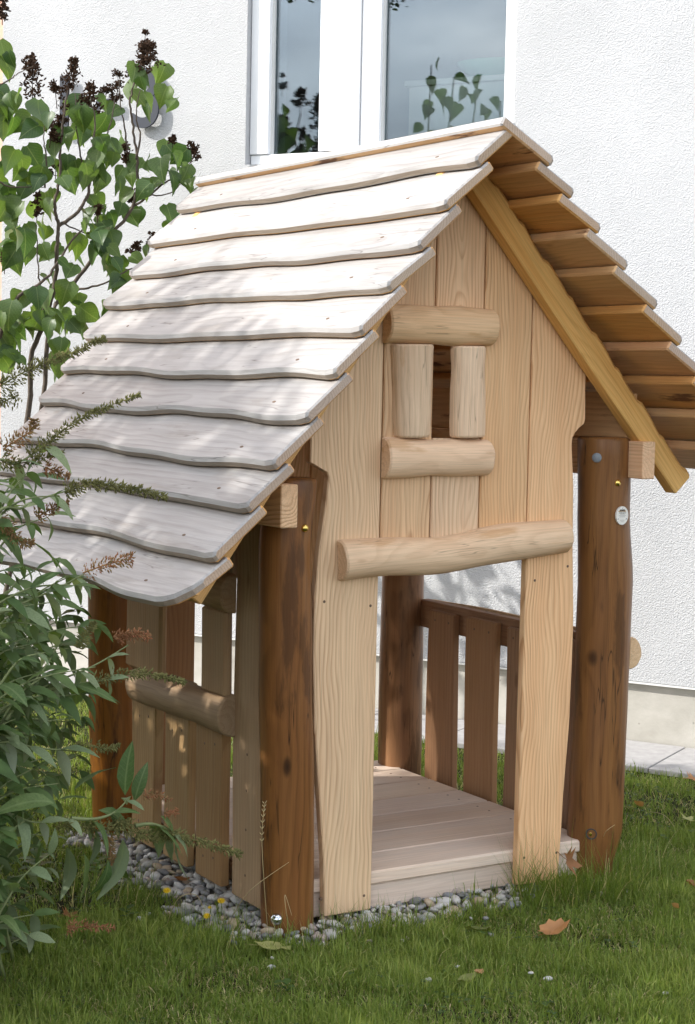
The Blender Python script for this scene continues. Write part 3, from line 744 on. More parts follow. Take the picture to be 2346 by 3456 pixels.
M_LILAC = leafmat('lilac_leaf', (.048, .098, .034), (.105, .165, .046), (.11, .16, .08), .45, .40, spec=.45, vein=.28)
M_BUD = leafmat('butterfly_bush_leaf', (.065, .118, .036), (.130, .190, .066), (.16, .20, .115), .32, .55, spec=.3, vein=.25)
M_BUDY = leafmat('young_butterfly_bush_leaf', (.18, .24, .125), (.25, .30, .17), (.27, .31, .22), .30, .6, spec=.3)
M_BARK = plain('lilac_bark', (.105, .080, .060), .85, var=.35, nscale=60., bumps=.6)
M_GSTEM = plain('green_stem', (.16, .19, .075), .55, var=.2, nscale=40.)
M_DRY = leafmat('dried_lilac_capsule', (.030, .014, .008), (.065, .032, .016), (.05, .025, .012), .05, .7, attr=True, spec=.2)
M_SPIKE = leafmat('faded_flower_spike', (.12, .125, .042), (.22, .205, .075), (.15, .14, .05), .15, .7, attr=True, spec=.2)
M_RUST = leafmat('rusty_flower_spike', (.33, .13, .065), (.24, .18, .075), (.24, .11, .05), .2, .7, attr=True, spec=.2)

# ================================================================== LILAC behind the playhouse
lilac = tag(empty('lilac_bush', (-.40, 3.25, GZ)), 'lilac bush with heart-shaped leaves and dried brown flower heads against the wall', 'bush')
LI = Matrix.Translation((.40, -3.25, -GZ))
K = .507
def lp(x, y, Y): return on_y(x*K, y*K, Y+.75)
def lp2(x, y, Y): return on_y(x*K, 1050+y*K, Y+.75)
stems = [
 ([Vector((-.47, 3.30, GZ-.02)), lp2(150, 900, 2.55), lp2(205, 330, 2.55), lp2(300, 70, 2.5), lp(365, 1900, 2.5), lp(378, 1650, 2.45), lp(385, 1500, 2.45), lp(362, 1380, 2.42), lp(395, 1200, 2.4), lp(402, 1000, 2.4), lp(420, 800, 2.4), lp(450, 600, 2.4)], .017),
 ([lp(390, 1505, 2.45), lp(520, 1410, 2.4), lp(590, 1280, 2.38), lp(607, 1120, 2.36), lp(620, 960, 2.35), lp(630, 800, 2.35), lp(600, 640, 2.35)], .011),
 ([Vector((-.35, 3.35, GZ-.02)), lp2(240, 900, 2.6), lp2(330, 100, 2.6), lp(450, 1930, 2.6), lp(560, 1800, 2.6), lp(700, 1610, 2.58), lp(880, 1380, 2.55), lp(915, 1200, 2.52), lp(912, 1050, 2.52), lp(890, 880, 2.52), lp(868, 720, 2.52), lp(880, 600, 2.52), lp(930, 450, 2.5)], .015),
 ([lp(905, 1060, 2.52), lp(935, 900, 2.5), lp(905, 780, 2.5), lp(935, 600, 2.5)], .007),
 ([lp(850, 1000, 2.52), lp(830, 850, 2.5), lp(800, 700, 2.5), lp(800, 520, 2.5)], .006),
 ([lp(890, 1370, 2.55), lp(1000, 1300, 2.5), lp(1100, 1215, 2.5), lp(1200, 1160, 2.48), lp(1290, 1050, 2.48)], .008),
 ([lp(1000, 1300, 2.5), lp(1130, 1285, 2.46), lp(1230, 1200, 2.45)], .005),
 ([lp(445, 1945, 2.6), lp(560, 1920, 2.5), lp(700, 1880, 2.42), lp(850, 1800, 2.38), lp(910, 1780, 2.36)], .008),
 ([Vector((-.60, 3.25, GZ-.02)), lp2(-100, 600, 2.5), lp(20, 2170, 2.45), lp(125, 1975, 2.4), lp(200, 1930, 2.4), lp(330, 1830, 2.38), lp(450, 1640, 2.36), lp(560, 1520, 2.35)], .015),
 ([lp(245, 2170, 2.5), lp(290, 2050, 2.42), lp(262, 1880, 2.4), lp(250, 1700, 2.38), lp(240, 1480, 2.35)], .007),
 ([lp(300, 1250, 2.4), lp(310, 1050, 2.38), lp(295, 950, 2.35), lp(300, 800, 2.35)], .006),
 ([lp(-40, 1200, 2.35), lp(100, 1245, 2.36), lp(300, 1245, 2.4)], .006),
 ([lp(560, 1150, 2.4), lp(530, 1000, 2.36), lp(510, 860, 2.35), lp(500, 620, 2.34)], .006),
 ([lp(700, 1000, 2.4), lp(745, 760, 2.4), lp(770, 640, 2.4)], .005),
 ([lp(-60, 600, 2.2), lp(60, 530, 2.2), lp(120, 490, 2.2), lp(220, 440, 2.2)], .005),
 ([lp(410, 1480, 2.44), lp(560, 1550, 2.42), lp(690, 1560, 2.42)], .005),
]
for pts, r0 in stems:
    pp = smooth_path(pts, 5); n = len(pp)
    for i in range(1, n-1): pp[i] += rv(.004)
    V, F = tube(pp, [.82*r0*(1-.72*i/n) for i in range(n)])
    link('branch', mesh('branch', V, F, (M_BARK,), smooth=True), lilac, LI)
LLEAF = []; LGEO = []; LREST = Geo()
for k in range(7):
    V, F = leaf_shape(heart, droop=.10+.10*k, fold=.12+.14*(k % 4), twist=rnd.uniform(-.6, .6), n=8, seed=k)
    LGEO.append((V, F)); LLEAF.append(mesh('leaf', V, F, (M_LILAC,), smooth=True))
lilac_pts = [(30,350),(50,420),(60,700),(80,870),(200,850),(250,760),(60,1050),(230,1050),(360,1000),(460,930),(545,800),(625,800),(510,700),(730,720),(870,610),(930,650),(1000,680),(1080,640),(1040,490),(960,510),(660,960),(640,1050),(750,1060),(770,980),(550,900),(240,1200),(370,1310),(310,1390),(480,1220),(520,1150),(680,1150),(790,1240),(860,1160),(960,1080),(1060,1090),(1160,1030),(1150,1190),(1240,1150),(1190,1090),(940,1260),(710,1420),(760,1450),(840,1390),(890,1450),(1130,1420),(1150,1470),(590,1530),(660,1550),(760,1610),(700,1740),(790,1760),(520,1650),(300,1560),(180,1600),(60,1530),(80,1700),(180,1700),(300,1680),(920,1730),(770,1870),(330,1860),(240,1950),(430,1950),(540,2030),(680,2070),(400,2080),(120,2010),(50,2080),(820,1850),(850,1870),
 (40,2170),(120,2150),(200,2170),(270,2130),(350,2200),(430,2150),(550,2090),(560,2200),(40,2270),(40,2370),(370,2320),(430,2320),(420,2450),(130,2250),(140,2400),(20,620),(110,640),(20,760),(130,1130),(20,1150),(170,1120),(30,1300),(90,1350),(150,1280),(20,1420),(430,1130),(580,1420),(640,1330),(440,1760),(620,1680),(20,1620),(700,1500),(270,1480),(1270,1220),(600,1180)]
for k, (x, y) in enumerate(lilac_pts):
    Y = 2.42+rnd.uniform(-.18, .22)
    p = lp(x, y, Y); size = rnd.uniform(.075, .135)
    d = Vector((rnd.uniform(-1, 1)*.75, rnd.uniform(-1, .6)*.6, -rnd.uniform(.15, 1.0)))
    nr = Vector((rnd.uniform(-.6, .3), rnd.uniform(-1., .2), rnd.uniform(.3, 1.0)))
    d.normalize()
    link('leaf', LLEAF[k % 7], lilac, LI @ leaf_matrix(p-d*size*.5, d, nr, size))
    for rep in range(2 if k % 2 else 1):
        p = lp(x+rnd.uniform(-70, 70), y+rnd.uniform(-60, 70), Y+rnd.uniform(-.15, .3)); size = rnd.uniform(.075, .125)
        d = Vector((rnd.uniform(-1, 1)*.75, rnd.uniform(-1, .6)*.6, -rnd.uniform(.15, 1.0))).normalized()
        link('leaf', LLEAF[(k*3) % 7], lilac, LI @ leaf_matrix(p-d*size*.5, d, Vector((rnd.uniform(-.6, .3), rnd.uniform(-1., .2), rnd.uniform(.3, 1.0))), size))
# the rest of the bush, to the left of the picture, grows the same way
for k in range(14):
    a = rnd.uniform(0, 6.3); base = Vector((-.9+rnd.uniform(-.25, .2), 2.4+rnd.uniform(-.4, .3), GZ-.02))
    tip = Vector((-1.35+rnd.uniform(-.7, .35), 2.25+rnd.uniform(-.7, .45), rnd.uniform(1.7, 2.75)))
    if k >= 10: tip = Vector((-1.35+.11*(k-10), 2.45-.14*(k-10), 3.62-.09*(k-10)))
    pp = smooth_path([base, base.lerp(tip, .45)+Vector((0, 0, .25))+rv(.1), tip], 6)
    V, F = tube(pp, [.013*(1-.7*i/len(pp)) for i in range(len(pp))], 6)
    link('branch', mesh('branch', V, F, (M_BARK,), smooth=True), lilac, LI)
    for j in range(9 if k < 10 else 26):
        i = rnd.randint(4, len(pp)-1); p = pp[i]+rv(.16 if k < 10 else .09)
        d = Vector((rnd.uniform(-1, 1), rnd.uniform(-1, 1), -rnd.uniform(.1, 1.))).normalized()
        M_ = LI @ leaf_matrix(p, d, Vector((rnd.uniform(-.6, .4), rnd.uniform(-.8, .4), 1)), rnd.uniform(.08, .115))
        V, F = LGEO[(j+k) % 7]; LREST.add([M_ @ Vector(v) for v in V], F, rnd.random())
M_LILACR = leafmat('lilac_leaves', (.048, .098, .034), (.105, .165, .046), (.11, .16, .08), .45, .40, attr=True, spec=.45)
tag(link('foliage', LREST.mesh('foliage', M_LILACR), lilac), kind='stuff')
def dried_head(p, h, w_, n, seed, lean=0.):
    rg = random.Random(seed); g = Geo()
    V, F = tube([(0, 0, -.03), (lean*h*.5, 0, h*.5), (lean*h, 0, h)], [.0022, .0018, .001], 5); g.add(V, F, .2)
    clumps = [(rg.uniform(.0, 1.)**1.1, rg.uniform(0, 6.3)) for _ in range(max(8, n//6))]
    for u0, a0 in clumps:
        rr = w_*.5*(1-.75*u0)*rg.uniform(.35, 1.)
        c0 = Vector((math.cos(a0)*rr+lean*h*u0, math.sin(a0)*rr, u0*h+rr*.25))
        st = Vector((lean*h*max(0, u0-.12), 0, max(0, u0*h-rr*.35)))
        V, F = tube([st, st.lerp(c0, .5), c0], [.0012, .001, .0008], 4); g.add(V, F, .1)
        for j in range(13):
            q = c0+Vector((rg.gauss(0, 1), rg.gauss(0, 1), rg.gauss(0, 1)))*h*.055
            d = Vector((rg.uniform(-1, 1), rg.uniform(-1, 1), rg.uniform(-.4, 1.2))).normalized()
            L_ = rg.uniform(.012, .021); a = d.orthogonal().normalized()*L_*.24; b = d.cross(a)
            m_ = q+d*L_*.45; e = q+d*L_
            tipa = e+a*1.1
            g.add([q, m_+a, m_+b, m_-a, m_-b, tipa, e-a*1.1], [(0, 1, 2), (0, 2, 3), (0, 3, 4), (0, 4, 1), (1, 5, 2), (2, 5, 6), (2, 6, 3), (3, 6, 4), (4, 5, 1)], rg.random())
    o = link('dried_flower_head', g.mesh('dried_flower_head', M_DRY, False), lilac, LI @ Matrix.Translation(p)); return o
for k, (x, y, h, w_, n, ln) in enumerate([(215, 640, .17, .09, 110, 0.), (190, 470, .06, .10, 90, .1), (445, 620, .15, .10, 150, .25), (580, 760, .13, .13, 140, .1), (420, 850, .10, .08, 70, 0.), (775, 700, .15, .07, 90, .05), (905, 540, .17, .12, 180, .3), (1000, 440, .11, .10, 110, 0.), (965, 330, .09, .05, 50, 0.), (330, 940, .08, .09, 90, .2), (1270, 1080, .085, .12, 120, .1), (885, 1690, .05, .08, 70, .6), (245, 1440, .09, .05, 60, 0), (650, 1440, .07, .04, 50, 0), (840, 1080, .13, .05, 60, 0), (15, 120, .10, .06, 80, 0), (370, 1170, .05, .08, 50, 0), (885, 1350, .06, .03, 30, 0), (1150, 960, .04, .02, 20, 0), (380, 680, .08, .07, 60, -.2), (700, 640, .05, .08, 60, .3), (30, 1780, .05, .05, 30, 0), (990, 1640, .06, .03, 30, .2)]):
    dried_head(lp(x, y, 2.4+.1*(k % 3)), h, w_, n, 300+k, ln)

# ================================================================== BUTTERFLY BUSH in front of the left wall
bud = tag(empty('butterfly_bush', (-1.42, .10, GZ)), 'butterfly bush with narrow grey-green leaves and faded flower spikes at the left', 'bush')
BI = Matrix.Translation((1.42, -.10, -GZ))
BLEAF = []; BYOUNG = []; BGEO = []; REST = Geo()
for k in range(6):
    V, F = leaf_shape(lance, droop=.18+.09*k, fold=.25, twist=rnd.uniform(-.3, .3), n=7, seed=40+k)
    BGEO.append((V, F)); BLEAF.append(mesh('leaf', V, F, (M_BUD,), smooth=True)); BYOUNG.append(mesh('leaf', V, F, (M_BUDY,), smooth=True))
nleaf = [0]
def bleaf(p, d, size, young=False, wide=1.):
    nleaf[0] += 1
    nr = Vector((rnd.uniform(-.5, .3), rnd.uniform(-.7, .2), 1))
    M = leaf_matrix(p, d, nr, size) @ Matrix.Diagonal((1, wide, 1, 1))
    if nleaf[0] <= 295: link('leaf', (BYOUNG if young else BLEAF)[rnd.randint(0, 5)], bud, BI @ M)
    else:
        V, F = BGEO[rnd.randint(0, 5)]; REST.add([BI @ M @ Vector(v) for v in V], F, rnd.random())
A3 = lambda x, y, Y: on_y(x*K, 1050+y*K, Y)          # picture positions read from two enlargements
A4 = lambda x, y, Y: on_y(x*.5703, 2000+y*.5703, Y)
ROOTB = Vector((-1.42, .10, GZ-.02))
def bstem(pts, r0=.006, leaves=True, first=2, gap=.075, size=(.10, .17), young_tip=True, root=True, wide=1.):
    if root: pts = [ROOTB+Vector((rnd.uniform(-.1, .1), rnd.uniform(-.1, .1), 0)), ROOTB.lerp(pts[0], .55)+Vector((-.12, 0, .18))]+pts
    pp = smooth_path(pts, 6); n = len(pp)
    V, F = tube(pp, [r0*(1-.75*i/n) for i in range(n)], 6)
    link('stem', mesh('stem', V, F, (M_GSTEM,), smooth=True), bud, BI)
    if not leaves: return pp
    acc = 0.; flip = 0; tot = sum((b-a).length for a, b in zip(pp, pp[1:])); run = 0
    for a, b in zip(pp, pp[1:]):
        acc += (b-a).length; run += (b-a).length
        if acc > gap and run > tot*.25:
            acc = 0.; flip ^= 1
            t_ = (b-a).normalized(); side = t_.cross(Vector((0, 0, 1))).normalized(); upv = side.cross(t_)
            v = side if flip else (side*.5+upv*.6)
            u = run/tot; sz = rnd.uniform(*size)*(1.-.45*u)
            for sg in (-1, 1):
                d = t_*.55+v*sg*.9+Vector((0, 0, -.35))+rv(.22)
                bleaf(b, d, sz*rnd.uniform(.8, 1.15), young_tip and u > .72, wide)
    return pp
def spike(pts, n, w_, mat, seed, tone=(0, 1), name='flower_spike', taper=.75, bit=.0065):
    rg = random.Random(seed); pp = smooth_path(pts, 8); g = Geo()
    V, F = tube(pp, [.0022*(1-.6*i/len(pp)) for i in range(len(pp))], 5); g.add(V, F, .5)
    for _ in range(n):
        u = rg.random(); x = u*(len(pp)-1); i = min(int(x), len(pp)-2); c = pp[i].lerp(pp[i+1], x-i)
        t_ = (pp[i+1]-pp[i]).normalized(); a = t_.orthogonal().normalized(); a.rotate(Matrix.Rotation(rg.uniform(0, 6.3), 3, t_))
        rr = w_*(1-taper*u)*rg.uniform(.15, 1.)*(.7+.5*math.sin(u*40)**2)
        d = (a+t_*rg.uniform(.1, .9)+Vector((0, 0, rg.uniform(-.3, .2)))).normalized(); q = c+a*rr
        L_ = bit*rg.uniform(.7, 1.5); e = d.orthogonal().normalized()*L_*.28; f = d.cross(e)
        g.add([q-d*L_*.5, q+e, q+f, q-e, q-f, q+d*L_], [(0, 2, 1), (0, 3, 2), (0, 4, 3), (0, 1, 4), (5, 1, 2), (5, 2, 3), (5, 3, 4), (5, 4, 1)], rg.uniform(*tone))
        if rg.random() < .3: g.add([c, c+e*.25, q+e*.25, q], [(0, 1, 2, 3)], .4)
    return link(name, g.mesh(name, mat, False), bud, BI)
Yb = -.25
# spikes over the roof and the lilac
bstem([A3(-180, 640, Yb), A3(-60, 520, Yb), A3(60, 430, Yb)], first=1)
spike([A3(0, 500, Yb), A3(170, 400, Yb), A3(350, 325, Yb), A3(520, 260, Yb), A3(700, 180, Yb)], 720, .026, M_SPIKE, 1)
spike([A3(120, 560, Yb), A3(30, 600, Yb), A3(-30, 640, Yb)], 160, .03, M_SPIKE, 2)
bstem([A3(-100, 1100, Yb), A3(120, 1010, Yb), A3(300, 900, Yb)])
spike([A3(200, 960, Yb), A3(330, 870, Yb), A3(480, 750, Yb), A3(680, 650, Yb), A3(935, 555, Yb)], 640, .024, M_SPIKE, 3)
spike([A3(20, 920, Yb), A3(110, 860, Yb), A3(210, 790, Yb), A3(225, 720, Yb)], 260, .032, M_RUST, 4, (.4, 1.))
spike([A3(0, 990, Yb), A3(80, 1020, Yb), A3(240, 990, Yb), A3(430, 940, Yb)], 300, .028, M_SPIKE, 5)
spike([A3(300, 1040, Yb), A3(380, 1070, Yb), A3(460, 1100, Yb)], 140, .022, M_RUST, 6)
Yc = -.30
bstem([A3(-60, 1420, Yc), A3(150, 1310, Yc), A3(330, 1230, Yc), A3(480, 1190, Yc)])
spike([A3(440, 1210, Yc), A3(580, 1155, Yc), A3(760, 1165, Yc), A3(930, 1195, Yc), A3(1110, 1240, Yc)], 760, .020, M_SPIKE, 7, (.2, 1.), taper=.5)
spike([A3(250, 1370, Yc), A3(340, 1320, Yc), A3(460, 1270, Yc)], 180, .026, M_RUST, 8)
spike([A3(0, 1390, Yc), A3(60, 1450, Yc), A3(140, 1540, Yc), A3(225, 1540, Yc)], 300, .028, M_RUST, 9, (.4, 1.))
bstem([A3(-150, 2120, Yc), A3(50, 1990, Yc), A3(350, 1860, Yc), A3(560, 1750, Yc)], size=(.12, .19))
spike([A3(560, 1740, Yc), A3(700, 1690, Yc), A3(800, 1665, Yc), A3(890, 1640, Yc)], 240, .026, M_RUST, 10, taper=.3)
# stems in front of the left wall
bstem([A4(-80, 900, Yc), A4(150, 600, Yc), A4(280, 420, Yc), A4(380, 240, Yc)], size=(.11, .17))
bstem([A4(-60, 760, Yc), A4(100, 640, Yc), A4(300, 540, Yc), A4(560, 430, Yc), A4(760, 310, Yc)], size=(.10, .15))
spike([A4(680, 275, Yc), A4(740, 250, Yc), A4(810, 248, Yc), A4(880, 262, Yc)], 230, .018, M_RUST, 11, (0, .5), taper=.3)
bstem([A4(200, 590, Yc), A4(440, 545, Yc), A4(640, 515, Yc)], root=False, gap=.09)
spike([A4(560, 525, Yc), A4(700, 490, Yc), A4(850, 482, Yc), A4(980, 500, Yc), A4(1095, 532, Yc)], 460, .022, M_SPIKE, 12)
spike([A4(470, 330, Yc), A4(520, 230, Yc), A4(570, 175, Yc)], 200, .024, M_SPIKE, 13)
bstem([A4(-40, 900, Yc), A4(220, 920, Yc), A4(450, 940, Yc)], gap=.06, size=(.12, .18))
spike([A4(440, 900, Yc), A4(540, 905, Yc), A4(640, 925, Yc), A4(705, 908, Yc)], 220, .020, M_SPIKE, 14)
bstem([A4(-60, 850, Yc), A4(40, 850, Yc), A4(120, 830, Yc), A4(190, 850, Yc)], gap=.05, size=(.09, .13))
Yd = -.36
bstem([A4(-120, 1260, Yd), A4(60, 1310, Yd), A4(210, 1360, Yd), A4(420, 1335, Yd)], gap=.055, size=(.11, .155), wide=1.1)
spike([A4(330, 1385, Yd), A4(450, 1385, Yd), A4(600, 1392, Yd), A4(700, 1390, Yd)], 420, .026, M_SPIKE, 15, taper=.2)
bstem([A4(420, 1335, Yd), A4(560, 1340, Yd), A4(680, 1300, Yd), A4(760, 1220, Yd)], root=False, gap=.05, size=(.11, .15), wide=1.05)
spike([A4(700, 1360, Yd), A4(850, 1440, Yd), A4(1000, 1430, Yd), A4(1200, 1480, Yd), A4(1425, 1548, Yd)], 900, .025, M_SPIKE, 16, taper=.55)
bstem([A4(800, 1380, Yd), A4(900, 1370, Yd), A4(1010, 1410, Yd), A4(1040, 1480, Yd)], root=False, gap=.05, size=(.10, .15), wide=1.2)
spike([A4(640, 1450, Yd), A4(655, 1530, Yd), A4(670, 1610, Yd)], 200, .020, M_RUST, 17, (.5, 1.))
spike([A4(850, 1200, Yd), A4(930, 1200, Yd), A4(1010, 1230, Yd)], 110, .020, M_RUST, 18)
spike([A4(980, 1300, Yd), A4(1030, 1310, Yd), A4(1050, 1280, Yd)], 60, .014, M_RUST, 19, (0, .4))
for x, y, dx, dz in [(250, 1490, -.3, -1), (400, 1520, .4, -1), (500, 1560, .2, -1), (640, 1600, -.1, -1), (700, 1560, .1, -1), (730, 1480, .1, -1), (1040, 1440, .05, -1), (100, 1300, -1, -.1), (300, 1240, -.8, .25), (450, 1160, .8, .5), (600, 1290, 1, -.2), (560, 1400, .5, -1), (80, 1400, -1, -.4), (740, 1180, 0, 1), (800, 1220, .2, 1), (960, 1330, .7, -.6)]:
    bleaf(A4(x, y, Yd+rnd.uniform(-.05, .05)), Vector((dx, rnd.uniform(-.3, .3), dz)), rnd.uniform(.095, .145), False, 1.1)
bstem([A4(-140, 1980, Yd), A4(-20, 1985, Yd), A4(90, 1990, Yd), A4(240, 2060, Yd)], gap=.045, size=(.10, .15), wide=1.3)
spike([A4(400, 1990, Yd), A4(530, 1975, Yd), A4(680, 1985, Yd)], 160, .022, M_RUST, 20, (0, .5))
# loose leaf-bearing shoots that fill the left edge
for k in range(64):
    Y = rnd.uniform(-.40, .30); v = rnd.random()
    yy = 1700+v*1500
    xr = (330 if 1850 < yy < 2500 else 230) if yy < 2950 else 170
    p0 = on_y(rnd.uniform(-260, -40), yy+rnd.uniform(60, 260), Y); p1 = on_y(rnd.uniform(20, xr), yy-rnd.uniform(0, 160), Y+rnd.uniform(-.08, .08))
    bstem([p0, p0.lerp(p1, .5)+Vector((0, 0, .04)), p1], root=False, r0=.004, gap=.05, size=(.085, .145), wide=1.05)
for k in range(34):          # deeper shoots that hide the foot of the wall at the left
    Y = rnd.uniform(.35, 1.0); yy = rnd.uniform(2000, 2650)
    p0 = on_y(rnd.uniform(-200, 0), yy+rnd.uniform(60, 200), Y); p1 = on_y(rnd.uniform(20, 290), yy-rnd.uniform(0, 140), Y)
    bstem([p0, p0.lerp(p1, .5)+Vector((0, 0, .05)), p1], root=False, r0=.004, gap=.05, size=(.09, .15), wide=1.1)
for k in range(75):          # the body of the bush, left of the picture
    b = Vector((rnd.uniform(-2.5, -1.62), rnd.uniform(-.35, 1.6), GZ)); tp = b+Vector((rnd.uniform(-.2, .25), rnd.uniform(-.2, .2), rnd.uniform(.8, 1.75)))
    pp = smooth_path([b, b.lerp(tp, .5)+rv(.06), tp], 4)
    V, F = tube(pp, [.006*(1-.6*i/len(pp)) for i in range(len(pp))], 5)
    if k < 20: link('stem', mesh('stem', V, F, (M_GSTEM,), smooth=True), bud, BI)
    for q in range(13):
        bleaf(pp[rnd.randint(1, len(pp)-1)]+rv(.09), Vector((rnd.uniform(-1, 1), rnd.uniform(-1, 1), -.4)), rnd.uniform(.11, .17), False, 1.1)
M_BUDR = leafmat('butterfly_bush_leaves', (.065, .118, .036), (.130, .190, .066), (.16, .20, .115), .32, .55, attr=True, spec=.3)
if REST.n: tag(link('foliage', REST.mesh('foliage', M_BUDR), bud), kind='stuff')

# ================================================================== OUTSIDE THE FRAME: what shades this corner of the garden
M_FOL = leafmat('shade_foliage', (.040, .075, .022), (.075, .12, .035), (.07, .11, .04), .35, .5, attr=True)
def crown(name, parent, inv, blobs, n, size, seed, mat=M_FOL):
    rg = random.Random(seed); g = Geo(); tot = sum(b[3]**2 for b in blobs)
    for (x, y, z, r) in blobs:
        for _ in range(int(n*r*r/tot)):
            d = Vector((rg.gauss(0, 1), rg.gauss(0, 1), rg.gauss(0, 1))).normalized()*r*rg.random()**.45
            p = Vector((x, y, z))+Vector((d.x, d.y, d.z*.85))
            a = Vector((rg.uniform(-1, 1), rg.uniform(-1, 1), rg.uniform(-.9, .3))).normalized(); s_ = size*rg.uniform(.6, 1.25)
            b = a.cross(Vector((rg.uniform(-.5, .5), rg.uniform(-.5, .5), 1))).normalized()*s_*.36; a *= s_
            g.add([p, p+a*.45+b, p+a, p+a*.45-b, p+a*.5+Vector((0, 0, -.1*s_))], [(0, 4, 1), (1, 4, 2), (2, 4, 3), (3, 4, 0)], rg.random())
    return link(name, g.mesh(name, mat, False), parent, inv)
def garden_tree(name, loc, label, cat, blobs, n, size, seed, trunk_r, group=None, fork=None):
    t_ = tag(empty(name, loc), label, cat, group); rg = random.Random(seed); loc = Vector(loc)
    for (x, y, z, r) in blobs:
        pp = smooth_path([Vector((0, 0, -.05)), Vector((x*.3, y*.3, z*.5)), Vector((x, y, z))] if not fork else [Vector(fork), Vector(fork).lerp(Vector((x, y, z)), .5)+Vector((0, 0, .1)), Vector((x, y, z))], 5)
        if fork and (x, y, z, r) == blobs[0]: pp = smooth_path([Vector((0, 0, -.05)), Vector((.05, fork[1]*.3, fork[2]*.5)), Vector(fork), Vector((x, y, z))], 5)
        V, F = tube(pp, [trunk_r*(1-.75*i/len(pp)) for i in range(len(pp))], 7)
        link('trunk', mesh('trunk', V, F, (M_BARK,), smooth=True), t_)
    crown('crown', t_, Matrix.Identity(4), blobs, n, size, seed); return t_
garden_tree('hazel_shrub', (-3.5, 1.5, GZ), 'tall leafy shrub left of the playhouse, outside the picture', 'shrub',
            [(0, 0, 1.9, .9), (.1, -.9, 1.9, .8), (-.1, .8, 2.1, .8), (-.2, -1.5, 1.9, .8), (.2, .1, 2.6, .55), (.3, .5, 1.1, .7), (.3, -.6, 2.5, .5), (.2, .9, 2.7, .5), (.4, -.8, 1.0, .7)], 5200, .13, 51, .022)
garden_tree('dogwood_shrub', (-4.3, -1.2, GZ), 'tall leafy shrub beside the photographer, outside the picture', 'shrub',
            [(0, 0, 1.8, .9), (.2, -.7, 2.2, .8), (-.2, .7, 2.3, .8), (0, .1, 2.7, .6)], 3200, .13, 52, .022)
garden_tree('birch_tree', (-6.6, .3, GZ), 'slender birch leaning over the garden left of the picture', 'tree',
            [(.0, 3.15, 6.5, .45), (.2, 4.15, 6.4, .5), (-.2, 3.65, 6.9, .4), (.1, 2.65, 6.25, .4), (.3, 4.65, 6.0, .5), (.2, 2.55, 5.9, .62), (.0, 1.85, 5.7, .55), (.3, 3.25, 5.9, .55), (.0, 3.75, 5.6, .45), (-.5, 2.35, 5.6, .5), (.6, 2.25, 5.5, .5), (.8, 3.05, 5.35, .45)], 4700, .085, 53, .030, None, (.1, .75, 5.35))
for k, (x, y, s_, lab) in enumerate([(-15.5, 3.7, 1.25, 'round garden tree mirrored in the left window pane'), (-17, 6.6, 1.3, 'taller garden tree mirrored in the window beside the round one'), (-14, 1.2, .95, 'low bushy garden tree mirrored low in the right window pane')]):
    garden_tree('garden_tree', (x, y, GZ), lab, 'tree', [(0, 0, 2.6*s_, 1.3*s_), (.5*s_, -1.*s_, 2.2*s_, 1.1*s_), (-.3*s_, 1.*s_, 2.4*s_, 1.1*s_), (0, .2*s_, 3.5*s_, .9*s_), (.2, -.2, 1.4*s_, 1.1*s_)], 3000, .20, 60+k, .07, 'trees mirrored in the window')

# ================================================================== GRAVEL
m, t, out = newmat('pebble_stone')
rn = t.nodes.new('ShaderNodeObjectInfo').outputs['Random']
a_ = t.nodes.new('ShaderNodeAttribute'); a_.attribute_name = 'tone'
tv = math_n(t, 'FRACT', math_n(t, 'ADD', rn, a_.outputs['Fac']))
tc = t.nodes.new('ShaderNodeTexCoord').outputs['Object']
stops = [(0., (.42, .405, .38)), (.16, (.17, .168, .165)), (.28, (.50, .48, .45)), (.42, (.38, .30, .21)), (.52, (.25, .245, .24)), (.64, (.50, .485, .46)), (.76, (.33, .27, .24)), (.86, (.20, .205, .21)), (.94, (.40, .375, .33))]
n_ = t.nodes.new('ShaderNodeValToRGB'); n_.color_ramp.interpolation = 'CONSTANT'
while len(n_.color_ramp.elements) < len(stops): n_.color_ramp.elements.new(.5)
for e, (p, c) in zip(n_.color_ramp.elements, stops): e.position = p; e.color = (*c, 1)
t.links.new(tv, n_.inputs[0])
nz = noise_n(t, tc, 120., 4., .65)
c = mixc(t, 1., n_.outputs[0], ramp(t, nz, [(.3, .85), (.7, 1.45)]), 'MULTIPLY')
principled(t, out, c, .6, bump(t, nz, .25, .002), spec=.35); M_PEB = m
def pebble_geo(seed):
    rg = random.Random(seed); bm = bmesh.new(); bmesh.ops.create_icosphere(bm, subdivisions=2, radius=1.)
    a, b, c = rg.uniform(.85, 1.2), rg.uniform(.6, .85), rg.uniform(.42, .68)
    for v in bm.verts:
        q = 1+.16*mnoise.noise(v.co*1.2+Vector((seed*3.1, 0, 0)))+.05*mnoise.noise(v.co*3+Vector((0, seed*2., 0)))
        v.co = Vector((v.co.x*a, v.co.y*b, v.co.z*c))*q
    V = [v.co.copy() for v in bm.verts]; F = [tuple(v.index for v in f.verts) for f in bm.faces]; bm.free(); return V, F
PEB = [pebble_geo(k) for k in range(10)]
PME = []
for V, F in PEB:
    me = mesh('pebble', V, F, (M_PEB,), smooth=True); at = me.attributes.new('tone', 'FLOAT', 'POINT'); at.data.foreach_set('value', np.zeros(len(V), 'f')); PME.append(me)
def in_gravel(x, y):
    w1 = .035*math.sin(x*17+1)+.025*math.sin(x*41); w2 = .04*math.sin(y*13+2)+.02*math.sin(y*37)
    if -.79+.05*y+w2 < x < -.45 and -.045+w1*.5 < y < 1.25+w1: return True
    if -.62 < x < .34+w1*.5 and -.135+w1*.7+(.07 if x > .2 else 0) < y < .35: return True
    return False
beds = []
for k in range(60):
    a = k*PI/30; beds.append((-.26+.62*math.cos(a), .68+.98*math.sin(a)))
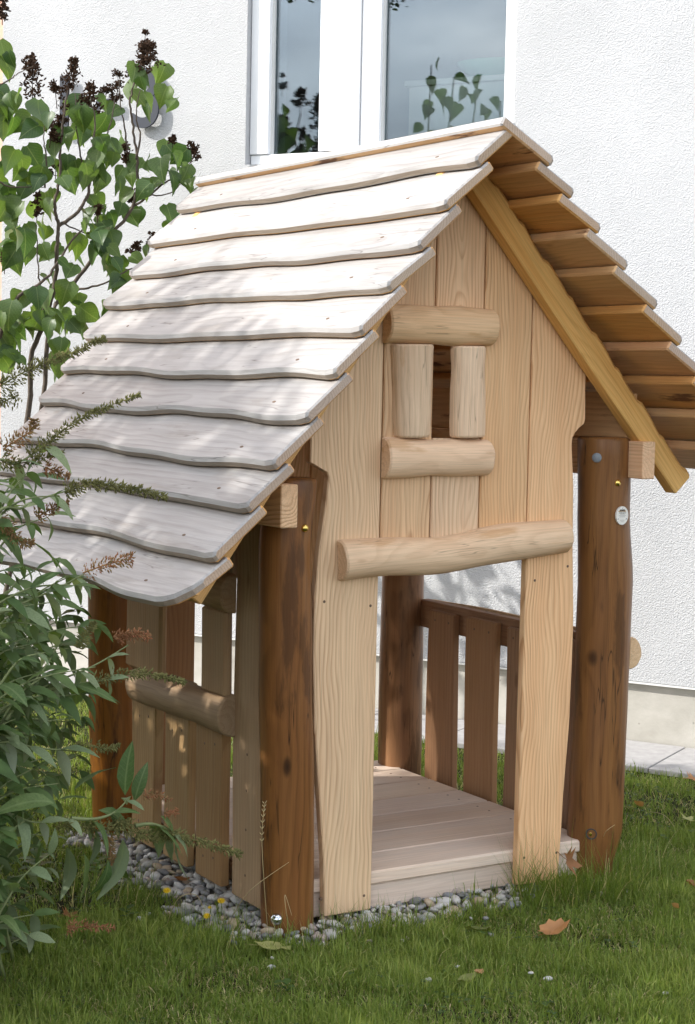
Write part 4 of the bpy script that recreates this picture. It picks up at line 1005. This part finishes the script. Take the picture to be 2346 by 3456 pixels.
M_GRIT = plain('gravel_grit', (.15, .135, .11), .9, var=.5, nscale=120., bumps=1.)
grav = tag(link('gravel', mesh('gravel', [(x, y, GZ+.004) for x, y in [(-.77, -.02), (-.6, -.08), (-.3, -.13), (.28, -.10), (.28, .3), (-.4, .3), (-.4, 1.25), (-.72, 1.25)]], [tuple(range(8))], (M_GRIT,))), 'pebble bed under and beside the playhouse', kind='structure')
rg = random.Random(77); cand = []
def seg_ok(p, r):
    return all((p[0]-q[0])**2+(p[1]-q[1])**2 > (.80*(r+q[2]))**2 for q in cand[-1400:])
for layer, tries in ((0, 5200), (1, 5200)):
    lay = []
    for _ in range(tries):
        x = rg.uniform(-.92, .36); y = rg.uniform(-.2, 1.68)
        if not in_gravel(x, y) or (x > -.50 and y > .06): continue
        r = rg.choice((.011, .014, .016, .018, .021, .025)) if layer else rg.uniform(.012, .022)
        if all((x-q[0])**2+(y-q[1])**2 > (.74*(r+q[2]))**2 for q in lay): lay.append((x, y, r, layer))
    cand += lay
for _ in range(26):     # a few strays in the grass
    x, y = rg.choice([(.56, -.16), (.62, -.05), (-.3, -.22), (.0, -.24), (-.7, -.12), (-.85, .3)]); cand.append((x+rg.gauss(0, .07), y+rg.gauss(0, .05), rg.uniform(.008, .013), 1))
def vis_key(q):
    d = Vector((q[0], q[1], GZ))-CAM; z = d.dot(CW); sx = 1173+FPX*d.dot(CR)/z
    hid = 0 if sx > 330 else 1
    return (0 if (q[3] == 1 and not hid) else 1, -q[2]/z)
cand.sort(key=vis_key)
gp = Geo()
for k, (x, y, r, layer) in enumerate(cand):
    M = Matrix.Translation((x, y, GZ+.006+r*.30+layer*.012)) @ Matrix.Rotation(rg.uniform(0, 6.3), 4, 'Z') @ Matrix.Rotation(rg.gauss(0, .35), 4, 'X') @ Matrix.Rotation(rg.gauss(0, .35), 4, 'Y') @ Matrix.Scale(r, 4)
    if k < 300: link('pebble', PME[k % 10], grav, M)
    else:
        V, F = PEB[k % 10]; gp.add([M @ v for v in V], F, rg.random())
tag(link('pebbles', gp.mesh('pebbles', M_PEB), grav), kind='stuff')

# ================================================================== GRASS
def vis(x, y, margin):
    dx, dy, dz = x-CAM.x, y-CAM.y, GZ-CAM.z
    z = dx*CW.x+dy*CW.y+dz*CW.z
    sx = 1173+FPX*(dx*CR.x+dy*CR.y+dz*CR.z)/z; sy = 1728-FPX*(dx*CU.x+dy*CU.y+dz*CU.z)/z
    return (z > .5) & (sx > -margin) & (sx < 2346+margin) & (sy < 3456+margin)
npr = np.random.RandomState(5)
def field(x, y, f, s): return np.sin(x*f+s)*np.sin(y*f*1.13+s*1.7)+.5*np.sin(x*f*2.7+y*f*1.9+s*2.3)
def wall_dist(x, y): return (x-W0.x)*WN.x+(y-W0.y)*WN.y
def scatter(n, x0, x1, y0, y1): return npr.uniform(x0, x1, n), npr.uniform(y0, y1, n)
gravel_np = np.vectorize(in_gravel)
def lawn_mask(x, y, edge=.0):
    inside = (x > -.60) & (x < .70) & (y > .03) & (y < 1.36)
    g = gravel_np(x, y)
    soft = npr.rand(len(x))
    ok = ~inside & ~(g & (soft > .06)) & (wall_dist(x, y) > .49+npr.rand(len(x))*.03-.03)
    post = np.zeros(len(x), bool)
    for (px, py) in ((-.545, .03), (.62, .06), (-.55, 1.26), (.645, 1.26)): post |= (x-px)**2+(y-py)**2 < .008
    return ok & ~post
def blades(x, y, h, wd, lean, tone, flat=None):
    """numpy: one blade = root pair, middle pair, tip"""
    n = len(x); az = npr.rand(n)*2*PI; fa = npr.rand(n)*2*PI
    dx, dy = np.cos(az), np.sin(az); wx, wy = np.cos(fa)*wd/2, np.sin(fa)*wd/2
    zb = np.full(n, GZ-.004)
    mz = h*.55*np.cos(lean*.5); md = h*.55*np.sin(lean*.5)
    tz = mz+h*.45*np.cos(lean*1.3); td = md+h*.45*np.sin(lean*1.3)
    V = np.empty((n, 5, 3))
    V[:, 0] = np.stack([x-wx, y-wy, zb], 1); V[:, 1] = np.stack([x+wx, y+wy, zb], 1)
    V[:, 2] = np.stack([x+dx*md-wx*.8, y+dy*md-wy*.8, zb+mz], 1); V[:, 3] = np.stack([x+dx*md+wx*.8, y+dy*md+wy*.8, zb+mz], 1)
    V[:, 4] = np.stack([x+dx*td, y+dy*td, zb+np.maximum(tz, .004)], 1)
    return V.reshape(-1, 3), np.repeat(tone, 5)
def blade_mesh(name, V, T, mat):
    n = len(V)//5; me = bpy.data.meshes.new(name); me.vertices.add(n*5); me.vertices.foreach_set('co', V.astype('f').ravel())
    b = (np.arange(n)*5)[:, None]
    tri = np.concatenate([b+np.array([[0, 1, 3]]), b+np.array([[0, 3, 2]]), b+np.array([[2, 3, 4]])], 1).reshape(-1)
    me.loops.add(len(tri)); me.loops.foreach_set('vertex_index', tri.astype('i'))
    nt = len(tri)//3; me.polygons.add(nt); me.polygons.foreach_set('loop_start', (np.arange(nt)*3).astype('i')); me.polygons.foreach_set('loop_total', np.full(nt, 3, 'i'))
    me.polygons.foreach_set('use_smooth', np.ones(nt, bool))
    at = me.attributes.new('tone', 'FLOAT', 'POINT'); at.data.foreach_set('value', T.astype('f'))
    me.materials.append(mat); me.update(); me.validate(); return me
def grassmat(name, stops, trans=.35):
    m, t, out = newmat(name)
    a = t.nodes.new('ShaderNodeAttribute'); a.attribute_name = 'tone'
    col = ramp(t, a.outputs['Fac'], stops)
    p = t.nodes.new('ShaderNodeBsdfPrincipled'); t.links.new(col, p.inputs['Base Color']); p.inputs['Roughness'].default_value = .5; p.inputs['Specular IOR Level'].default_value = .35
    tr = t.nodes.new('ShaderNodeBsdfTranslucent'); t.links.new(mixc(t, 1., col, (1.3, 1.4, .7), 'MULTIPLY'), tr.inputs[0])
    mx = t.nodes.new('ShaderNodeMixShader'); mx.inputs[0].default_value = trans
    t.links.new(p.outputs[0], mx.inputs[1]); t.links.new(tr.outputs[0], mx.inputs[2]); t.links.new(mx.outputs[0], out.inputs[0]); return m
M_GRASS = grassmat('grass_blade', [(0., (.090, .135, .024)), (.35, (.165, .235, .042)), (.65, (.265, .325, .072)), (.84, (.38, .40, .13)), (.90, (.52, .44, .23)), (1., (.62, .51, .29))])
Vs, Ts = [], []
def lawn(n, x0, x1, y0, y1, margin, hscale=1., inv=False):
    x, y = scatter(n, x0, x1, y0, y1)
    k = vis(x, y, margin)
    k = ~k if inv else k
    x, y = x[k], y[k]; k = lawn_mask(x, y); x, y = x[k], y[k]
    patch = field(x, y, 5.2, .4); patch2 = field(x, y, 13., 2.)
    k = npr.rand(len(x)) < np.clip(.80+.25*patch+.2*patch2, .25, 1.); x, y = x[k], y[k]; patch = patch[k]; patch2 = patch2[k]; n = len(x)
    h = (.024+.036*npr.rand(n)**1.5+.010*np.clip(patch, -1, 1)+.006*patch2)*hscale; h = np.maximum(h, .012)
    clump = field(x, y, 21., 3.3) > .95; h = np.where(clump, h*1.55, h); bare = field(x, y, 17., 5.1) > 1.05; h = np.where(bare, h*.6, h)
    near = (x > -.55) & (x < .75) & (y > -.22) & (y < .05); h = np.where(near & (npr.rand(n) < .3), h*1.6, h)
    lean = np.abs(npr.normal(.55, .5, n)); tone = np.clip(npr.rand(n)*.62+.10*patch+.12, 0, .84)
    dry = npr.rand(n) < np.clip(.16-.14*patch+.05*patch2, .05, .40); tone = np.where(dry, .88+.12*npr.rand(n), tone); lean = np.where(dry, lean+.8, lean)
    V, T = blades(x, y, h, (.0020+.0026*npr.rand(n))*np.where(dry, .7, 1.), lean, tone); Vs.append(V); Ts.append(T)
lawn(420000, -2.0, 1.9, -1.5, .35, 120)
lawn(150000, -1.7, 2.4, .3, 2.6, 120)
lawn(60000, -1.7, 1.2, 2.5, 6.2, 120)
lawn(60000, -4.5, 3.5, -3.0, 6.0, 120, 1.1, True)
V = np.concatenate(Vs); T = np.concatenate(Ts)
tag(link('grass', blade_mesh('grass', V, T, M_GRASS)), 'short lawn grass with dry blades round the playhouse', 'grass', kind='stuff')
# clover and other low broad leaves in the turf
x, y = scatter(5200, -2.0, 2.4, -1.4, 2.4); k = vis(x, y, 60); x, y = x[k], y[k]; k = lawn_mask(x, y) & (field(x, y, 3.1, 1.2) > .15); x, y = x[k], y[k]
g = Geo(); rg = random.Random(8)
for xx, yy in zip(x, y):
    z = GZ+rg.uniform(.015, .035); s_ = rg.uniform(.006, .011); a0 = rg.uniform(0, 6.3); tn = rg.random()
    for j in range(3):
        a = a0+j*2.09; ca, sa = math.cos(a), math.sin(a)
        P = [(0, 0, 0), (.5, .5, .12), (1.0, .42, .05), (1.05, 0, .0), (1.0, -.42, .05), (.5, -.5, .12)]
        g.add([(xx+(ca*u-sa*v)*s_, yy+(sa*u+ca*v)*s_, z+w_*s_) for u, v, w_ in P], [(0, 3, 2, 1), (0, 5, 4, 3)], tn)
M_CLOVER = leafmat('clover_leaf', (.045, .095, .025), (.075, .13, .04), (.06, .10, .04), .3, .5, attr=True)
tag(link('clover', g.mesh('clover', M_CLOVER, False)), 'low clover leaves scattered through the lawn', 'clover', kind='stuff')
def tuft(name, pos, n, h, spread, label, seed, dirb=(0, 0), tone=(.05, .55)):
    st = npr.get_state(); npr.seed(seed); Vt, Tt = [], []
    nseg = 5
    g = Geo(); rg = random.Random(seed)
    for _ in range(n):
        a = rg.uniform(0, 6.3); L_ = h*rg.uniform(.5, 1.15); r0 = spread*rg.random()**.5; b0 = rg.uniform(0, 6.3)
        p = Vector((math.cos(b0)*r0, math.sin(b0)*r0, -.005)); d = Vector((math.cos(a)*.35+dirb[0]*.5, math.sin(a)*.35+dirb[1]*.5, 1)).normalized()
        side = d.cross(Vector((0, 0, 1))).normalized(); w_ = rg.uniform(.0018, .0032); V = []; bend = rg.uniform(.03, .17)
        for i in range(nseg+1):
            ww = w_*(1-(i/nseg)**1.5)+.0002; V += [p-side*ww*.5, p+side*ww*.5]
            p = p+d*L_/nseg; d = (d+Vector((d.x*bend, d.y*bend, -bend*(i+1)*.45))).normalized()
            if p.z < .004: p.z = .004
        g.add(V, [(2*i, 2*i+1, 2*i+3, 2*i+2) for i in range(nseg)], rg.uniform(*tone) if rg.random() > .08 else .93)
    npr.set_state(st)
    return tag(link(name, g.mesh(name, M_GRASS), None, Matrix.Translation(pos)), label, 'grass tuft')
tuft('grass_tuft', (.30, -.12, GZ), 260, .25, .11, 'long arching grass tuft against the foot of the right door board', 91, (-.5, -.35))
tuft('grass_tuft', (.52, -.15, GZ), 200, .20, .11, 'long grass between the right door board and right front post', 92, (-.1, -.4))
tuft('grass_tuft', (.74, -.04, GZ), 190, .18, .11, 'long grass on the outer side of the right front post', 93, (.4, -.3))
tuft('grass_tuft', (-.43, -.11, GZ), 130, .13, .08, 'grass tuft between the left front post and the left door board', 94, (.1, -.3))
tuft('grass_tuft', (-.62, -.12, GZ), 90, .11, .08, 'small grass tuft in front of the left front post', 95, (-.2, -.3))
tuft('grass_tuft', (-.25, -.14, GZ), 90, .11, .08, 'small grass tuft below the left door board', 96, (0, -.3))
tuft('grass_tuft', (-.90, .50, GZ), 160, .15, .13, 'grass tuft at the outer edge of the pebble bed', 97, (.3, -.2))
tuft('grass_tuft', (-.80, .02, GZ), 150, .14, .12, 'grass tuft at the near corner of the pebble bed', 98, (.3, -.1))
# dry stalks
M_STRAW = plain('straw', (.42, .33, .17), .6)
def stalk(pts, label, head=True):
    pp = smooth_path(pts, 6); n = len(pp); g = Geo()
    V, F = tube(pp, [.0012*(1-.5*i/n) for i in range(n)], 5); g.add(V, F, 0)
    if head:
        for i in range(int(n*.6), n):
            for s_ in (-1, 1):
                q = pp[i]; d = Vector((s_*.004, 0, .006)); g.add([q, q+d+Vector((.0015, 0, 0)), q+d*1.9, q+d-Vector((.0015, 0, 0))], [(0, 1, 2, 3)], 0)
    return tag(link('dry_grass_stalk', g.mesh('dry_grass_stalk', M_STRAW)), label, 'dry stalk')
stalk([on_z(905, 3160, GZ), on_y(890, 2960, -.10), on_y(884, 2820, -.10), on_y(893, 2715, -.09)], 'tall dry grass stalk upright against the left front post')
stalk([on_z(770, 3120, GZ), on_y(840, 3010, -.05), on_y(975, 2910, -.08)], 'dry stalk leaning across the foot of the left front post', False)
stalk([on_z(560, 3130, GZ), on_y(600, 3035, -.02), on_y(660, 3020, .0), on_y(690, 3070, .02)], 'thin dry stem arching over the pebbles', False)
stalk([on_z(985, 3150, GZ), on_y(968, 3090, -.13), on_y(962, 3020, -.13), on_y(985, 3090, -.15)], 'short dry stalk bent in front of the steel bolt', False)
stalk([on_z(2030, 2880, GZ), on_y(2040, 2815, -.06), on_y(2075, 2784, -.06)], 'dry stalk in front of the right front post', False)
stalk([on_z(2195, 2740, GZ+.03), on_z(2240, 2750, GZ+.045), on_z(2275, 2790, GZ+.035), on_z(2283, 2830, GZ+.01)], 'curved straw lying in the grass right of the playhouse', False)

# ================================================================== SMALL THINGS ON THE GROUND
def fallen(name, outline, pos, rot, size, mat, label, curl=.5, cat='fallen leaf'):
    rg = random.Random(hash(label) % 1000 if False else len(label)*7+int(abs(pos[0])*1000))
    n = len(outline); V = [(0., 0., 0.)]; F = []
    for ring in (.5, 1.):
        for (u, v) in outline:
            u2, v2 = u*ring, v*ring; r2 = u2*u2+v2*v2
            V.append((u2, v2, curl*(.55*v2*v2+.25*u2*u2)+.16*math.sin(u2*5+v2*3)*r2+.10*math.sin(v2*9-u2*4)*r2))
    for k in range(n):
        k2 = (k+1) % n; F += [(0, 1+k, 1+k2), (1+k, 1+n+k, 1+n+k2, 1+k2)]
    V = [tuple(Vector(v)*size) for v in V]
    me = mesh(name, V, F, (mat,), smooth=True); sv, sf = tube([(0, 0, 0), (-size*.7, .0, .02*size), (-size*1.25, size*.15, -.05*size)], [size*.022]*3, 4)
    bm = bmesh.new(); bm.from_mesh(me); ofs = [bm.verts.new(v) for v in sv]
    for f in sf: bm.faces.new([ofs[i] for i in f])
    bm.to_mesh(me); bm.free()
    from mathutils import Euler
    o = link(name, me, None, Matrix.Translation(pos) @ Euler(rot).to_matrix().to_4x4()); return tag(o, label, cat)
CRUMP = [(math.cos(a)*r, .72*math.sin(a)*r) for a, r in [(k*PI/8, q) for k, q in enumerate((1.12, .86, .97, .70, .92, .78, .98, .82, 1.0, .84, .96, .72, .98, .80, .95, .88))]]
OVAL = [(math.cos(a)*(1 if math.cos(a) < 0 else 1.15), .55*math.sin(a)) for a in [k*PI/9 for k in range(18)]]
MAPLE = []
for ang, r in [(-170, .25), (-150, .62), (-128, .40), (-112, .80), (-95, .62), (-84, .42), (-66, .98), (-52, .62), (-36, .42), (-20, .78), (0, 1.15), (20, .78), (36, .42), (52, .62), (66, .98), (84, .42), (95, .62), (112, .80), (128, .40), (150, .62), (170, .25)]:
    MAPLE.append((r*math.cos(math.radians(ang)), r*math.sin(math.radians(ang))))
def drymat(name, a, b): return leafmat(name, a, b, tuple(min(1, v*1.25) for v in a), .2, .6)
M_BROWN = drymat('brown_leaf', (.24, .105, .040), (.30, .135, .05)); M_ORANGE = drymat('orange_leaf', (.40, .19, .075), (.45, .22, .09))
M_YGREEN = drymat('yellow_green_leaf', (.36, .36, .13), (.42, .40, .16)); M_OLIVE = drymat('olive_leaf', (.16, .19, .055), (.20, .22, .07)); M_PINK = drymat('tan_leaf', (.42, .22, .10), (.46, .26, .12))
def g_at(px, py, z=.012): return tuple(on_z(px, py, GZ+z))
fallen('fallen_leaf', MAPLE, on_y(1918, 2905, -.24), (1.25, .5, .35), .055, M_BROWN, 'crumpled brown maple leaf propped upright beside the right door board', .9)
fallen('fallen_leaf', CRUMP, g_at(1870, 3140, .040), (.35, -.30, -.35), .050, M_ORANGE, 'largest orange curled leaf lying on the front lawn', 1.3)
fallen('fallen_leaf', OVAL, g_at(1612, 3135, .030), (-.1, .1, .1), .046, M_OLIVE, 'olive green leaf lying at the front edge of the pebbles', .4)
fallen('fallen_leaf', OVAL, g_at(915, 3195, .035), (.1, .1, -.45), .050, M_YGREEN, 'pale yellow green leaf on the grass below the left front post', .5)
fallen('fallen_leaf', OVAL, g_at(1575, 3305, .035), (.1, -.1, .3), .032, M_OLIVE, 'small olive leaf on the front lawn beside a tan one', .8)
fallen('fallen_leaf', OVAL, g_at(1615, 3282, .035), (.3, .1, .5), .020, M_PINK, 'small tan leaf on the front lawn beside an olive one', 1.)
fallen('fallen_leaf', MAPLE, g_at(2320, 2765, .045), (.35, .2, .6), .048, M_YGREEN, 'pale lobed leaf on the grass at the right edge', .7)
fallen('fallen_leaf', OVAL, g_at(2152, 2718, .04), (.6, .3, 1.1), .034, M_PINK, 'curled tan leaf standing in the grass right of the right front post', 1.4)
fallen('fallen_leaf', MAPLE, g_at(2340, 2630, .04), (.3, .2, .2), .050, M_ORANGE, 'orange lobed leaf on the sunny grass by the pavement', .8)
fallen('fallen_leaf', OVAL, g_at(2275, 3062, .035), (.5, .4, .9), .026, M_PINK, 'narrow tan leaf in the shaded grass at the lower right', 1.4)
fallen('fallen_leaf', OVAL, g_at(2335, 2985, .04), (.4, .2, .2), .032, M_BROWN, 'brown curled leaf cut by the right edge of the picture', 1.2)
fallen('fallen_leaf', OVAL, g_at(1705, 3150, .03), (.0, .2, .6), .028, M_OLIVE, 'small olive leaf right beside the largest orange leaf', .6)
fallen('fallen_leaf', MAPLE, g_at(230, 3090, .04), (.4, .2, .6), .036, M_BROWN, 'reddish brown leaf in the grass left of the pebbles', 1.)
fallen('fallen_leaf', OVAL, g_at(610, 2970, .035), (.2, .2, .3), .030, M_BROWN, 'brown leaf scrap lying on the pebbles', 1.)
M_STONE = plain('white_stone', (.55, .54, .52), .7, var=.2, nscale=90.)
for k, (px, py, r, lab) in enumerate([(1850, 3303, .013, 'white stone in the grass in front of the largest orange leaf'), (1448, 3308, .013, 'white stone in the front lawn left of the olive leaf'), (1792, 3283, .008, 'tiny white stone left of the biggest lawn stone'), (2246, 3352, .010, 'whitish stone in the grass at the lower right'), (1545, 3262, .008, 'tiny pale stone in the grass before the pebble bed'), (915, 3265, .012, 'pale stone in the grass below the yellow green leaf')]):
    V, F = PEB[k]; tag(link('stone', mesh('stone', [v*r for v in V], F, (M_STONE,), smooth=True), None, Matrix.Translation(g_at(px, py, .022))), lab, 'stone', 'pale stones in the lawn')
# yellow hawkbit flowers on thin stems
M_YEL = plain('yellow_petal', (.75, .52, .02), .5); M_YST = plain('flower_stem', (.10, .14, .05), .6)
for px, py, bx, by, lab in [(563, 3006, 575, 3090, 'yellow flower on a thin stem over the pebbles, farthest left'), (747, 3041, 742, 3110, 'yellow flower nearest to the left front post'), (698, 3092, 690, 3140, 'lowest yellow flower at the edge of the pebbles'), (708, 3063, 712, 3120, 'half-closed yellow flower just above the lowest one')]:
    base = on_z(bx, by, GZ); top = on_y(px, py, base.y); f = tag(empty('yellow_flower', base), lab, 'flower', 'yellow flowers over the pebbles')
    V, F = tube([(0, 0, 0), (top-base)*.5+Vector((.004, 0, 0)), top-base], [.0009]*3, 5); link('flower_stem', mesh('flower_stem', V, F, (M_YST,), smooth=True), f)
    g = Geo(); face = (CAM-top).normalized()*.55+Vector((0, 0, .8)); face.normalize(); a = face.orthogonal().normalized(); b = face.cross(a); R_ = .0118 if 'half' not in lab else .006
    for ring, nn, up in ((1., 14, .12), (.62, 10, .35), (.3, 6, .5)):
        for j in range(nn):
            an = 2*PI*j/nn+ring; d = a*math.cos(an)+b*math.sin(an); e = face.cross(d)*.16
            g.add([Vector((0, 0, 0)), d*R_*ring*.6+e*R_+face*R_*up*.6, d*R_*ring+e*R_*.7+face*R_*up, d*R_*ring-e*R_*.7+face*R_*up, d*R_*ring*.6-e*R_+face*R_*up*.6], [(0, 4, 3, 2, 1)], 0)
    link('petals', g.mesh('petals', M_YEL, False), f, Matrix.Translation(top-base))
# broad-leaved weeds
M_WEED = leafmat('weed_leaf', (.050, .105, .025), (.075, .14, .035), (.07, .11, .04), .3, .45)
WL = [mesh('leaf', *leaf_shape(lambda u: .28*math.sin(PI*u**.8)**.8+.003, droop=.25, fold=.2, n=5, seed=80+k), (M_WEED,), smooth=True) for k in range(3)]
for k, (px, py, n, s_, lab) in enumerate([(965, 3360, 5, .045, 'broad-leaved weed in the lawn at the bottom middle'), (120, 2950, 9, .06, 'leafy weed under the butterfly bush at the left edge'), (330, 2960, 8, .05, 'leafy weed beside the upper end of the pebble bed'), (60, 3200, 9, .065, 'leafy weed at the lower left edge'), (1640, 3180, 4, .028, 'small green weed at the front edge of the pebbles'), (430, 3120, 7, .04, 'low weed on the grass side of the pebble bed'), (2130, 2640, 5, .035, 'low weed in the sunny grass right of the house')]):
    w_ = tag(empty('weed', on_z(px, py, GZ)), lab, 'weed', 'broad-leaved weeds')
    for j in range(n):
        a = j*2.4+k; link('leaf', WL[j % 3], w_, leaf_matrix(Vector((0, 0, .012+.006*j)), Vector((math.cos(a), math.sin(a), .35+.1*(j % 3))), Vector((0, 0, 1)), s_*rnd.uniform(.7, 1.15)))
